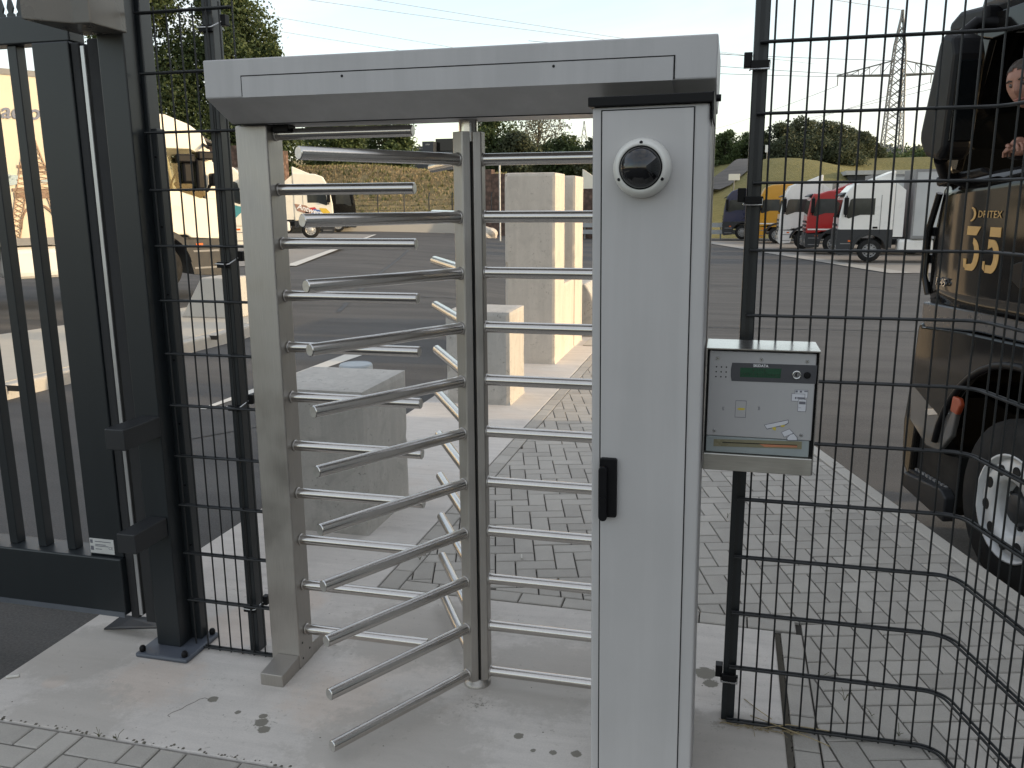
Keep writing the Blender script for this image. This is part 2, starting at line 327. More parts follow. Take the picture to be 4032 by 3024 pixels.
def text(name, s, size, mat, parent, M, ext=0.0004, shear=0.0, sx=1.0, space=1.0, align='CENTER', off=0.0):
    TEXTC.body = s; TEXTC.size = size; TEXTC.extrude = ext; TEXTC.shear = shear; TEXTC.align_x = align; TEXTC.align_y = 'CENTER'
    TEXTC.space_character = space; TEXTC.offset = off; TEXTC.resolution_u = 3
    o = bpy.data.objects.new('tmp', TEXTC); COL.objects.link(o)
    bpy.context.view_layer.update()
    me = bpy.data.meshes.new_from_object(o.evaluated_get(bpy.context.evaluated_depsgraph_get()))
    bpy.data.objects.remove(o)
    me.transform(M @ Matrix.Diagonal((sx, 1, 1, 1))); me.materials.clear(); me.materials.append(mat); me.name = name
    return link(name, me, parent)
def text_frame(org, ex, ey):          # matrix whose x,y axes are ex,ey, origin org
    ex = Vector(ex).normalized(); ey = Vector(ey).normalized(); ez = ex.cross(ey)
    return Matrix(((ex.x, ey.x, ez.x, org[0]), (ex.y, ey.y, ez.y, org[1]), (ex.z, ey.z, ez.z, org[2]), (0, 0, 0, 1)))

# ------------------------------------------------------------------ ground
def sst(a, b, x):
    t = np.clip((x - a) / (b - a), 0, 1); return t * t * (3 - 2 * t)
def gz(x, y):                          # yard surface: falls away to the right-hand lane and the far bays
    x = np.asarray(x, float); y = np.asarray(y, float)
    left = -0.022 - 0.0062 * np.clip(y - 6, 0, 60); right = -0.46 - 0.54 * sst(5, 38, y)
    k = x + 0.294 * (y - 6.43) - 0.65; w = np.clip((y - 12) * 0.5, 0, 12)
    t = sst(-1.5 - w, -0.1 + 0.6 * w, k)
    return left * (1 - t) + right * t
def sheet(name, xs, ys, fz, mat, smooth=True):
    X, Y = np.meshgrid(xs, ys); Z = fz(X, Y); nx, ny = len(xs), len(ys)
    v = np.stack([X.ravel(), Y.ravel(), Z.ravel()], 1); i = np.arange(nx * ny).reshape(ny, nx)
    f = np.stack([i[:-1, :-1].ravel(), i[:-1, 1:].ravel(), i[1:, 1:].ravel(), i[1:, :-1].ravel()], 1)
    mb = MB(); mb.v = [tuple(p) for p in v]; mb.f = [tuple(p) for p in f]; mb.s = [smooth] * len(f)
    return mb.build(name, mat)
xs = np.concatenate([np.arange(-60, -12, 3.0), np.arange(-12, 6, 0.5), np.arange(6, 60.1, 3.0)])
ys = np.concatenate([np.arange(-30, 0, 3.0), np.arange(0, 16, 0.5), np.arange(16, 67.3, 1.25)])
struct(sheet('asphalt_yard', xs, ys, gz, ASPHALT), 'dark grey asphalt of the lorry yard')

def overlay(name, quad, mat, off, nu=12, nv=4, label=None, parent=None):     # a sheet that follows the yard surface
    a, b, c, d = [np.array(q, float) for q in quad]; v = []; f = []
    for i in range(nu + 1):
        for j in range(nv + 1):
            u, w = i / nu, j / nv; p = (a * (1 - u) + b * u) * (1 - w) + (d * (1 - u) + c * u) * w
            v.append((p[0], p[1], float(gz(p[0], p[1])) + off))
    for i in range(nu):
        for j in range(nv):
            q = i * (nv + 1) + j; f.append((q, q + nv + 1, q + nv + 2, q + 1))
    o = MB().add(v, f).build(name, mat, parent)
    if parent is None: struct(o, label)
    return o

# concrete slab under the turnstile with the strip that carries the blocks
slab = MB()
slab.box(-2.62, 0.250, 2.165, 3.452, -0.35, 0.0); slab.box(-2.62, -1.540, 3.452, 13.6, -0.35, 0.0)
slab_o = struct(slab.build('concrete_slab', SLAB, bevel=0.006), 'pale concrete slab under the turnstile')
def blob(mb, x, y, r, z=0.0012, n=18, ax=1.0, jag=0.35):
    p = [(x, y, z)]; ph = random.random() * 6
    for k in range(n):
        a = 2 * PI * k / n; rr = r * (1 + jag * math.sin(3 * a + ph) * random.random() + jag * (random.random() - 0.5))
        p.append((x + rr * ax * math.cos(a), y + rr * math.sin(a), z))
    mb.add(p, [(0, 1 + k, 1 + (k + 1) % n) for k in range(n)])
STAIN = concrete('moss_stain', (0.15, 0.138, 0.11), (0.03, 0.03, 0.02), 1.0, var=0.4, scale=3)
mb = MB()
for i in range(90):
    x = random.uniform(-2.55, 0.2); y = random.uniform(2.19, 3.4); blob(mb, x, y, random.uniform(0.0010, 0.0032), 0.0006, 6)
o = mb.build('dirt_specks', STAIN, slab_o); o['kind'] = 'stuff'
mb = MB(); mb.path([(-1.765, 2.447, 0.0003), (-1.785, 2.452, 0.0003), (-1.80, 2.44, 0.0003), (-1.806, 2.42, 0.0003), (-1.822, 2.392, 0.0003), (-1.826, 2.37, 0.0003), (-1.845, 2.345, 0.0003), (-1.85, 2.325, 0.0003), (-1.836, 2.318, 0.0003)], 0.0010, 4)
mb.build('crack', STAIN, slab_o)

# ------------------------------------------------------------------ paving
def clip(poly, half):                                    # Sutherland-Hodgman, half = list of (nx, ny, d) with n.p <= d inside
    for nx, ny, d in half:
        outp = []
        for i in range(len(poly)):
            a, b = poly[i], poly[(i + 1) % len(poly)]; da, db = nx * a[0] + ny * a[1] - d, nx * b[0] + ny * b[1] - d
            if da <= 0: outp.append(a)
            if (da < 0 < db) or (db < 0 < da):
                t = da / (da - db); outp.append((a[0] + (b[0] - a[0]) * t, a[1] + (b[1] - a[1]) * t))
        poly = outp
        if len(poly) < 3: return []
    return poly
def area(p): return 0.5 * abs(sum(p[i][0] * p[(i + 1) % len(p)][1] - p[(i + 1) % len(p)][0] * p[i][1] for i in range(len(p))))
def inset(poly, g):
    # shrink a convex polygon by g
    n = len(poly); s = sum(poly[i][0] * poly[(i + 1) % n][1] - poly[(i + 1) % n][0] * poly[i][1] for i in range(n))
    if s < 0: poly = poly[::-1]
    half = []
    for i in range(n):
        a, b = poly[i], poly[(i + 1) % n]; dx, dy = b[0] - a[0], b[1] - a[1]; L = math.hypot(dx, dy)
        if L < 1e-6: continue
        nx, ny = dy / L, -dx / L; half.append((nx, ny, nx * a[0] + ny * a[1] - g))
    return clip(poly, half)
def paver_geo(mb, poly, zt, thick=0.05, ch=0.004):
    p0 = inset(poly, 0.0032)
    if len(p0) < 3 or area(p0) < 0.0006: return False
    p1 = inset(p0, ch)
    tx, ty = random.uniform(-0.004, 0.004), random.uniform(-0.004, 0.004); cx = sum(p[0] for p in p0) / len(p0); cy = sum(p[1] for p in p0) / len(p0)
    dz = zt + random.uniform(-0.0012, 0.0012)
    z = lambda p: dz + tx * (p[0] - cx) + ty * (p[1] - cy)
    n = len(p0)
    if len(p1) != n:
        mb.add([(p[0], p[1], zt - thick) for p in p0] + [(p[0], p[1], z(p)) for p in p0], [tuple(range(n, 2 * n))] + [(i, (i + 1) % n, n + (i + 1) % n, n + i) for i in range(n)]); return True
    v = [(p[0], p[1], zt - thick) for p in p0] + [(p[0], p[1], z(p) - 0.0035) for p in p0] + [(p[0], p[1], z(p)) for p in p1]
    f = [tuple(range(2 * n, 3 * n))]
    for i in range(n):
        j = (i + 1) % n; f += [(i, j, n + j, n + i), (n + i, n + j, 2 * n + j, 2 * n + i)]
    mb.add(v, f); return True
def herring(ox, oy, th, off, urange, vrange, wu=0.1):
    c, s = math.cos(th), math.sin(th); outp = []
    T = lambda u, v: (ox + wu * (u * c - v * s), oy + wu * (u * s + v * c))
    for u in range(*urange):
        for v in range(*vrange):
            k = (u + v + off) % 4
            if k == 0: outp.append([T(u, v), T(u + 2, v), T(u + 2, v + 1), T(u, v + 1)])
            if k == 2: outp.append([T(u, v), T(u + 1, v), T(u + 1, v + 2), T(u, v + 2)])
    return outp
def screen(poly):
    cx = sum(p[0] for p in poly) / len(poly); cy = sum(p[1] for p in poly) / len(poly)
    r = Vector((cx, cy, 0)) - CAM_LOC; z = r.dot(CF)
    if z < 0.3: return -1
    u, v = r.dot(CR) / z / 0.5984, r.dot(CU) / z / 0.4488
    if abs(u) > 1.03 or abs(v) > 1.03: return -1
    return area(poly) * 1.76 / z ** 3
KTH = math.radians(16.40); KN = (math.cos(KTH), math.sin(KTH))            # kerb line normal (towards the lane)
KD = KN[0] * 0.65 + KN[1] * 6.431
polys = []
kin = (KN[0], KN[1], KD - 0.092)
R1 = [(-1, 0, 1.432), (0, -1, -3.556), kin, (0, 1, 13.2)]
R2 = [(-1, 0, -0.360), (0, -1, -1.30), kin, (0, 1, 13.2)]
for q in herring(-0.881, 3.922, math.radians(15.3), 2, (-16, 60), (-40, 120)):
    if min(p[1] for p in q) > 3.52 or max(p[0] for p in q) < 0.36: r = clip(q, R1)
    elif min(p[0] for p in q) > 0.30: r = clip(q, R2)
    else:
        r = clip(q, R1)
        if len(r) < 3 or area(r) < 0.004: r = clip(q, R2)
    if len(r) >= 3 and area(r) > 0.0008: polys.append(r)
for i in range(-9, 7):                                     # stretcher course along the slab
    x = -0.860 + 0.2 * i
    r = clip([(x, 3.460), (x + 0.2, 3.460), (x + 0.2, 3.556), (x, 3.556)], [(-1, 0, 1.432), (1, 0, 0.350)])
    if len(r) >= 3: polys.append(r)
for i in range(48): polys.append([(-1.534, 3.460 + 0.2 * i), (-1.432, 3.460 + 0.2 * i), (-1.432, 3.660 + 0.2 * i), (-1.534, 3.660 + 0.2 * i)])
for i in range(10): polys.append([(0.272, 3.445 - 0.2 * i - 0.2), (0.360, 3.445 - 0.2 * i - 0.2), (0.360, 3.445 - 0.2 * i), (0.272, 3.445 - 0.2 * i)])
def lay(root, polys, limit):
    polys = sorted(polys, key=screen, reverse=True)
    for q in polys[:limit]:
        if screen(q) <= 0: break
        mb = MB()
        if paver_geo(mb, q, 0.0): mb.build('paver', PAVER, root)
    rest = MB()
    for q in polys[limit:]: paver_geo(rest, q, 0.0)
    o = rest.build('pavers', PAVER, root); o['kind'] = 'stuff'
path = struct(empty('paved_path'), 'grey herringbone paved path behind the turnstile')
lay(path, polys, 300)
bed = MB(); bed.add([(-1.54, 3.45, -0.016), (0.27, 3.45, -0.016), (0.27, 1.3, -0.016), (2.05, 1.3, -0.016), (KD / KN[0] - 13.2 * KN[1] / KN[0], 13.2, -0.016), (-1.54, 13.2, -0.016)], [(0, 1, 2, 3, 4, 5)])
bed.build('joint_sand', JOINT, path)
kd = Vector((-KN[1], KN[0], 0)); kn = Vector((KN[0], KN[1], 0)); k0 = Vector((0.65, 6.431, 0))
for i in range(-8, 8):
    a = k0 + kd * (i * 1.0 + 0.42 + 0.0025); b = k0 + kd * (i * 1.0 + 1.4175); q = [a, b, b - kn * 0.085, a - kn * 0.085]
    if b.y > 13.4: break
    mb = MB(); mb.prism([(p.x, p.y) for p in q], 'z', -0.75, 0.004 + random.uniform(-0.002, 0.002)); mb.build('kerb_stone', KERB, path, bevel=0.006)
gr = MB()
for i in range(2600):                                       # grit in the gap beside the slab
    x, y = random.gauss(0.2605, 0.006), random.uniform(1.9, 3.44); r = random.uniform(0.002, 0.005)
    gr.add([(x - r, y - r, -0.014), (x + r, y - r * 0.6, -0.014), (x + r * 0.4, y + r, -0.014), (x, y, -0.012 + r * 2.2)], [(0, 1, 3), (1, 2, 3), (2, 0, 3)])
o = gr.build('grit', concrete('grit_grey', (0.22, 0.20, 0.165), (0.08, 0.07, 0.06), 1.0, var=0.4, scale=6), path); o['kind'] = 'stuff'
front = struct(empty('front_pavement'), 'grey herringbone paving in front of the slab')
fp = []
for q in herring(-2.056, 2.058, 0.0, 0, (-6, 25), (-14, 2)):
    r = clip(q, [(-1, 0, 2.615), (1, 0, 0.268), (0, 1, 2.158), (0, -1, -0.7)])
    if len(r) >= 3 and area(r) > 0.0008: fp.append(r)
lay(front, fp, 80)
MB().add([(-2.62, 0.7, -0.016), (0.27, 0.7, -0.016), (0.27, 2.17, -0.016), (-2.62, 2.17, -0.016)], [(0, 1, 2, 3)]).build('joint_sand', JOINT, front)

# ------------------------------------------------------------------ turnstile
ts = tag(empty('turnstile', (-0.848, 2.785, 0)), 'full height steel turnstile with grey beam and control cabinet', 'turnstile')
OX, OY = -0.848, 2.785
def TB(mb): mb.M = Matrix.Translation((-OX, -OY, 0)); return mb
p = TB(MB()); p.box(-1.657, -1.537, 2.710, 2.818, 0.0, 2.022); p.build('post', STEEL_POST, ts, bevel=0.006, seg=3)
p = TB(MB()); p.box(-0.168, -0.060, 2.715, 2.818, 0.0, 2.022); p.build('post', STEEL_POST, ts, bevel=0.006, seg=3)
for y0, y1 in ((2.580, 2.709), (2.819, 2.955)):
    p = TB(MB()); h0, h1 = (0.047, 0.058) if y0 < 2.7 else (0.058, 0.047)
    p.add([(-1.632, y0, 0), (-1.541, y0, 0), (-1.541, y1, 0), (-1.632, y1, 0), (-1.632, y0, h0), (-1.541, y0, h0), (-1.541, y1, h1), (-1.632, y1, h1)], [(3, 2, 1, 0), (4, 5, 6, 7), (0, 1, 5, 4), (1, 2, 6, 5), (2, 3, 7, 6), (3, 0, 4, 7)])
    p.build('foot', STEEL_POST, ts, bevel=0.002)
for y, z in ((2.735, 0.10), (2.735, 0.035), (2.79, 0.11), (2.79, 0.05)):
    p = TB(MB()); p.tube((-1.538, y, z), (-1.5362, y, z), 0.0045, 10); p.build('screw', BLACK, ts)
# beam
prof = [(2.530, 2.090), (2.670, 2.024), (2.860, 2.024), (3.000, 2.090), (3.000, 2.205), (2.530, 2.205)]
p = TB(MB()); p.prism(prof, 'x', -1.643, -0.057); beam = p.build('beam', GREY_BEAM, ts, bevel=0.004, seg=2)
cov = [(2.5262, 2.150), (2.5262, 2.0885), (2.6672, 2.0205), (2.6705, 2.0235), (2.5297, 2.0905), (2.5297, 2.150)]
p = TB(MB()); p.prism(cov, 'x', -1.508, -0.176); cover = p.build('cover_panel', GREY_BEAM, ts)
p = TB(MB()); p.box(-1.512, -0.172, 2.5290, 2.5296, 2.1515, 2.1545); p.box(-1.5125, -1.5095, 2.5290, 2.5296, 2.092, 2.1545); p.box(-0.1745, -0.1705, 2.5290, 2.5296, 2.092, 2.1545); p.build('seam', SLOT, ts)
p = TB(MB()); p.box(-1.643, -0.06, 2.664, 2.6665, 2.0190, 2.0225); p.build('seam', SLOT, ts)
for x in (-1.167, -0.512):
    p = TB(MB()); p.tube((x, 2.5263, 2.139), (x, 2.5255, 2.139), 0.0042, 10); p.build('screw_hole', SLOT, cover)
for x in (-1.585, -0.125):
    p = TB(MB()); p.tube((x, 2.66, 2.204), (x, 2.66, 2.215), 0.013, 12); p.build('bolt', STEEL_CAP, ts)
p = TB(MB()); p.tube((-0.058, 2.60, 2.045), (-0.044, 2.60, 2.045), 0.010, 10); p.build('bolt', BLACK, ts)
p = TB(MB()); p.box(-1.53, -1.47, 2.735, 2.79, 1.998, 2.023); p.build('bearing_bracket', BLACK, ts, bevel=0.003)
# rotor
ROT = MB(); seg = [(0.008, -0.014), (0.026, -0.034), (0.047, -0.024), (0.050, -0.020), (0.050, 0.020), (0.047, 0.024), (0.026, 0.034), (0.008, 0.014)]
ROT.prism(seg, 'z', 0.030, 1.985); rot_me = ROT.mesh('rotor_profile', STEEL_POST, bevel=0.0015)
ZR = [0.055 + 0.1843 * k for k in range(11)]; ZF = [0.142 + 0.1852 * k for k in range(11)]
def arm_mesh(name, L, cap):
    mb = MB(); mb.tube((0, 0, 0), (0, 0, L), 0.0192, 20, False)
    if cap: mb.add([(0.0192 * math.cos(2 * PI * k / 20), 0.0192 * math.sin(2 * PI * k / 20), L) for k in range(20)] + [(0.0172 * math.cos(2 * PI * k / 20), 0.0172 * math.sin(2 * PI * k / 20), L + 0.0015) for k in range(20)], [(k, (k + 1) % 20, 20 + (k + 1) % 20, 20 + k) for k in range(20)], True)
    me = mb.mesh(name, STEEL_ARM); return me
arm_me = arm_mesh('arm', 0.600, True); fix_me = arm_mesh('fixed_arm', 0.502, True)
cap_mb = MB(); cap_mb.lathe([(0.0172, 0.0012), (0.0168, 0.0024)], 20); cap_me = cap_mb.mesh('end_cap', STEEL_CAP)
col_me = MB().lathe([(0.0192, 0.0), (0.0225, 0.001), (0.0215, 0.004), (0.0192, 0.006)], 20, close=False).mesh('weld_ring', STEEL_POST)
def place(me, name, parent, org, d):
    o = link(name, me, parent); o.matrix_local = Matrix.Translation(org) @ rot_to(d); return o
for th in (0.0, 2 * PI / 3, -2 * PI / 3):
    d = Vector((math.cos(th), math.sin(th), 0)); o = link('rotor_profile', rot_me, ts); o.rotation_euler = (0, 0, th)
    for z in ZR:
        a = place(arm_me, 'arm', ts, Vector((0, 0, z)) + d * 0.042, d)
        c = link('end_cap', cap_me, a); c.location = (0, 0, 0.600)
        w = link('weld_ring', col_me, a); w.location = (0, 0, 0.007)
for z in ZF:
    d = Vector((1, 0, 0)); a = place(fix_me, 'arm', ts, Vector((-1.538 - OX, 2.770 - OY, z)), d)
    c = link('end_cap', cap_me, a); c.location = (0, 0, 0.502)
    w = link('weld_ring', col_me, a); w.location = (0, 0, 0.0015)
MB().lathe([(0.030, 0.012), (0.030, 1.99)], 20).build('rotor_core', SLOT, ts)
MB().lathe([(0.031, 1.955), (0.031, 2.024)], 24).build('shaft', STEEL_ARM, ts)
MB().lathe([(0.050, 0.0), (0.050, 0.010), (0.044, 0.014), (0.040, 0.022), (0.036, 0.029)], 28).build('base_disc', STEEL_POST, ts)
# cabinet
TILT = math.radians(0.55)
cab = link('cabinet', TB(MB()).box(-0.362, -0.0565, 2.354, 2.640, 0.0, 2.006).mesh('cabinet', GREY_COAT, bevel=0.007, seg=3), ts)
cab.matrix_local = Matrix.Translation((-0.205 - OX, 0, 1.0)) @ Matrix.Rotation(-TILT, 4, 'Y') @ Matrix.Translation((0.205 + OX, 0, -1.0))
p = TB(MB()); p.box(-0.3385, -0.0945, 2.3520, 2.3535, 0.03, 1.9985); p.build('seam', SLOT, cab)
p = TB(MB()); p.box(-0.3350, -0.0975, 2.3492, 2.3537, 0.033, 1.9955); p.build('door', GREY_COAT, cab, bevel=0.0014, seg=2)
p = TB(MB()); p.add([(-0.372, 2.340, 2.007), (-0.050, 2.340, 2.007), (-0.050, 2.60, 2.007), (-0.372, 2.60, 2.007), (-0.372, 2.340, 2.031), (-0.050, 2.340, 2.031), (-0.050, 2.60, 2.044), (-0.372, 2.60, 2.044)], [(3, 2, 1, 0), (4, 5, 6, 7), (0, 1, 5, 4), (1, 2, 6, 5), (2, 3, 7, 6), (3, 0, 4, 7)])
p.box(-0.052, -0.0475, 2.339, 2.60, 1.965, 2.033); p.build('top_cap', BLACK, cab, bevel=0.002)
hp = [(-0.336, 1.041), (-0.331, 1.045), (-0.290, 1.045), (-0.286, 1.041), (-0.286, 0.872), (-0.290, 0.868), (-0.331, 0.868), (-0.336, 0.872)]
p = TB(MB()); p.prism(hp, 'y', 2.334, 2.350); hd = p.build('handle', BLACK, cab, bevel=0.003)
lv = [(-0.3245 + 0.0125 * math.cos(a), 1.012 + 0.0125 * math.sin(a)) for a in np.linspace(0, PI, 9)] + [(-0.3245 + 0.0125 * math.cos(a), 0.872 + 0.0125 * math.sin(a)) for a in np.linspace(PI, 2 * PI, 9)]
p = TB(MB()); p.prism(lv, 'y', 2.320, 2.336); p.build('lever', BLACK, hd, bevel=0.003)
p = TB(MB()); p.lathe([(0.010, 0), (0.010, 0.003)], 16, Matrix.Translation((-0.3245, 2.320, 0.925)) @ rot_to((0, -1, 0))); p.build('lock_cylinder', BLACK, hd)

# ------------------------------------------------------------------ dome camera on the cabinet
dc = tag(empty('dome_camera', (-0.235, 2.349, 1.846)), 'white dome security camera mounted on the grey cabinet door', 'camera')
MD = rot_to((0, -1, 0))
MB().lathe([(0.071, 0.0), (0.072, 0.012), (0.0695, 0.030), (0.064, 0.043), (0.0585, 0.049), (0.0535, 0.050), (0.0515, 0.048), (0.0505, 0.040)], 48, MD).build('housing', WHITE_PL, dc)
pr = [(0.0510 * math.cos(a), 0.041 + 0.0430 * math.sin(a)) for a in np.linspace(0, PI / 2 * 0.98, 14)]
DOME = plain('smoked_dome', (0.006, 0.006, 0.007), 0.04, var=0.02, spec=0.7)
MB().lathe(pr, 40, MD).build('dome', DOME, dc)
MB().lathe([(0.0515, 0.0445), (0.0525, 0.0485), (0.0508, 0.0490), (0.0500, 0.0445)], 40, MD, close=False).build('seal_ring', BLACK, dc)
for a in (90, -28, 208):
    x, z = 0.0590 * math.cos(math.radians(a)), 0.0590 * math.sin(math.radians(a))
    MB().tube((x, -0.045, z), (x, -0.0495, z), 0.0042, 10).build('screw', BLACK, dc)

dc.scale = (1.07, 1.07, 1.07)

# ------------------------------------------------------------------ card reader
rd = tag(empty('card_reader', (0.101, 2.50, 1.0)), 'steel card reader box with green display beside the cabinet', 'card reader')
def RX(mb): mb.M = Matrix.Translation((-0.101, -2.50, -1.0)); return mb
FACE = coated('reader_face', (0.385, 0.378, 0.378), 0.42, 0.04)
hood = RX(MB()); hood.box(-0.053, 0.257, 2.484, 2.655, 1.345, 1.3485); hood.box(-0.053, -0.0505, 2.494, 2.655, 0.985, 1.345); hood.box(0.2545, 0.257, 2.494, 2.655, 0.985, 1.345); hood.box(-0.0505, 0.2545, 2.651, 2.655, 0.985, 1.345)
hood.build('hood', STEEL_HOOD, rd)
p = RX(MB()); p.box(-0.0500, 0.2540, 2.512, 2.650, 1.02, 1.344); p.build('inner_box', SLOT, rd)
p = RX(MB()); p.box(-0.0445, 0.2480, 2.498, 2.511, 1.086, 1.338); face = p.build('face_plate', FACE, rd, bevel=0.003, seg=3)
p = RX(MB()); p.box(-0.0445, 0.2440, 2.500, 2.511, 1.036, 1.0845); bar = p.build('slot_bar', plain('reader_bar', (0.27, 0.30, 0.30), 0.45), rd, bevel=0.002)
p = RX(MB()); p.box(-0.0520, 0.2545, 2.490, 2.650, 0.983, 1.0345); p.build('lower_tray', steel('brushed_tray', (0.50, 0.48, 0.44), 0.42, (0.5, 9, 9)), rd, bevel=0.003, seg=2)
def rp(x, y):                          # picture position on the plate -> plate coordinates (metres)
    u = (x + 0.035 * (y - 222) - 235) / 1197; v = (y - 222 - 0.032 * (x - 235)) / (918 + 0.031 * (x - 235)); return -0.0475 + 0.2975 * u, 1.339 - 0.254 * v
def decal(name, pts, mat, parent, y=2.4976, t=0.0004):
    q = RX(MB()); q.prism([rp(*a) for a in pts], 'y', y - t, y); return q.build(name, mat, parent)
BAND = plain('reader_band', (0.055, 0.055, 0.062), 0.5)
decal('display_band', [(500, 353), (1432, 382), (1420, 582), (495, 548), (486, 500), (486, 420)], BAND, face)
LCD = plain('lcd_green', (0.020, 0.072, 0.038), 0.25, var=0.05)
disp = decal('display', [(592, 405), (1045, 418), (1036, 520), (588, 504)], LCD, face, 2.4971)
def rtext(name, s, x, y, size, mat, parent, yy, **k):
    a = rp(x, y); return text(name, s, size, mat, parent, text_frame((a[0] - 0.101, yy - 2.50, a[1] - 1.0), (1, 0, 0), (0, 0, 1)), **k)
LCDT = plain('lcd_text', (0.008, 0.030, 0.014), 0.4)
rtext('lettering', 'SKIDATA', 818, 388, 0.0102, plain('white_print', (0.75, 0.75, 0.75), 0.5), face, 2.4970, sx=1.0, off=0.0002)
rtext('lettering', 'BITTE', 800, 436, 0.0120, LCDT, disp, 2.4964, space=1.25)
rtext('lettering', 'KARTE ZUF\u00dcHREN', 815, 484, 0.0120, LCDT, disp, 2.4964, space=1.12)
for x, y in ((338, 305), (824, 322), (1320, 340), (305, 1086), (1278, 1142)):
    a = rp(x, y); q = RX(MB()); q.lathe([(0.0048, 0), (0.0046, 0.002), (0.0034, 0.0032)], 14, Matrix.Translation((a[0], 2.4978, a[1])) @ rot_to((0, -1, 0))); q.build('screw', ZINC, face)
    q = RX(MB()); q.tube((a[0], 2.4946, a[1]), (a[0], 2.4943, a[1]), 0.0016, 6); q.build('screw_recess', SLOT, face)
for i in range(3):
    for j in range(3):
        a = rp(324 + 56 * i - 3 * j, 397 + 2 * i + 52 * j); q = RX(MB()); q.tube((a[0], 2.4981, a[1]), (a[0], 2.4975, a[1]), 0.0022, 10); q.build('speaker_hole', SLOT, face)
a = rp(1212, 482); q = RX(MB()); q.lathe([(0.0125, 0), (0.0125, 0.004), (0.0105, 0.0055), (0.0090, 0.0045), (0.0085, 0.0030)], 24, Matrix.Translation((a[0], 2.4972, a[1])) @ rot_to((0, -1, 0))); lk = q.build('call_button', CHROME, face)
q = RX(MB()); q.prism([(a[0] - 0.003, a[1] + 0.005), (a[0] + 0.001, a[1] + 0.005), (a[0] - 0.0005, a[1]), (a[0] + 0.001, a[1] - 0.005), (a[0] - 0.003, a[1] - 0.005), (a[0] - 0.0045, a[1])], 'y', 2.4925, 2.4935); q.build('phone_symbol', SLOT, lk)
a = rp(1325, 488); q = RX(MB()); q.lathe([(0.0095, 0), (0.0095, 0.003), (0.007, 0.004)], 20, Matrix.Translation((a[0], 2.4972, a[1])) @ rot_to((0, -1, 0))); q.build('black_button', BLACK, face)
GLINE = plain('grey_print', (0.13, 0.13, 0.15), 0.6); WPR = plain('pictogram_white', (0.55, 0.55, 0.58), 0.6); YPR = plain('yellow_print', (0.50, 0.40, 0.06), 0.6)
decal('card_outline', [(545, 757), (668, 763), (660, 947), (536, 942)], GLINE, face, 2.4977, 0.0003); decal('card_field', [(549, 762), (663, 768), (655, 941), (541, 937)], FACE, face, 2.4973, 0.0002)
decal('yellow_arrow', [(556, 850), (590, 838), (640, 842), (655, 852), (636, 864), (590, 864)], YPR, face, 2.4970, 0.0002)
for x in (400, 812):
    sgn = 1 if x == 400 else -1
    for k in (0, 1):
        decal('wave_mark', [(x + sgn * (12 * k), 826), (x + sgn * (12 * k - 8), 846), (x + sgn * (12 * k), 866), (x + sgn * (12 * k + 5), 866), (x + sgn * (12 * k - 3), 846), (x + sgn * (12 * k + 5), 826)], GLINE, face, 2.4977, 0.0003)
for fr, fi in (([(1196, 644), (1342, 650), (1338, 736), (1194, 730)], [(1200, 648), (1338, 654), (1334, 732), (1198, 726)]), ([(1164, 684), (1310, 690), (1306, 772), (1160, 768)], [(1168, 688), (1306, 694), (1302, 768), (1164, 764)]), ([(1236, 748), (1328, 752), (1322, 884), (1230, 880)], [(1240, 752), (1324, 756), (1318, 880), (1234, 876)])):
    decal('pictogram_frame', fr, GLINE, face, 2.4977 - 0.0004 * (fr[0][1] > 660) - 0.0004 * (fr[0][1] > 700), 0.0003); decal('pictogram_field', fi, WPR, face, 2.4974 - 0.0004 * (fr[0][1] > 660) - 0.0004 * (fr[0][1] > 700), 0.0003)
for pts in ([(1204, 652), (1228, 652), (1228, 672), (1204, 672)], [(1250, 654), (1274, 654), (1274, 674), (1250, 674)], [(1298, 656), (1336, 658), (1336, 668), (1298, 666)], [(1200, 722), (1216, 722), (1216, 744), (1200, 744)], [(1226, 724), (1304, 728), (1304, 746), (1226, 742)], [(1246, 770), (1316, 774), (1316, 804), (1246, 800)], [(1242, 838), (1270, 839), (1270, 842), (1242, 841)]):
    decal('pictogram_bar', pts, GLINE, face, 2.4962, 0.0002)
decal('slot_pictogram', [(866, 1026), (1136, 970), (1140, 1010), (1110, 1030), (900, 1078)], GLINE, face, 2.4977, 0.0003); decal('slot_pictogram_field', [(874, 1030), (1130, 978), (1132, 1004), (1104, 1022), (902, 1068)], WPR, face, 2.4973, 0.0002)
decal('yellow_arrow', [(955, 1058), (1000, 1050), (998, 1090), (975, 1085)], YPR, face, 2.4970, 0.0002); decal('yellow_arrow', [(1050, 1034), (1100, 1026), (1090, 1050), (1055, 1050)], YPR, face, 2.4970, 0.0002)
decal('hand_card', [(1060, 1108), (1150, 1070), (1200, 1120), (1092, 1166)], GLINE, face, 2.4977, 0.0003); decal('hand_card_field', [(1066, 1110), (1148, 1076), (1190, 1118), (1096, 1160)], WPR, face, 2.4973, 0.0002)
decal('hand_pictogram', [(1118, 1170), (1160, 1130), (1200, 1120), (1240, 1165), (1244, 1202), (1128, 1200)], GLINE, face, 2.4970, 0.0002); decal('hand_pictogram_field', [(1126, 1172), (1162, 1136), (1198, 1128), (1232, 1168), (1236, 1196), (1134, 1194)], WPR, face, 2.4967, 0.0002)
decal('card_window', [(302, 1180), (1290, 1215), (1290, 1300), (298, 1258)], plain('slot_window', (0.21, 0.19, 0.12), 0.3), bar, 2.4996)
decal('card_slot', [(400, 1213), (1240, 1252), (1240, 1262), (400, 1222)], SLOT, bar, 2.4990)
decal('slot_glow', [(820, 1240), (1240, 1260), (1240, 1280), (880, 1272)], plain('slot_orange', (0.45, 0.19, 0.10), 0.4), bar, 2.4988)

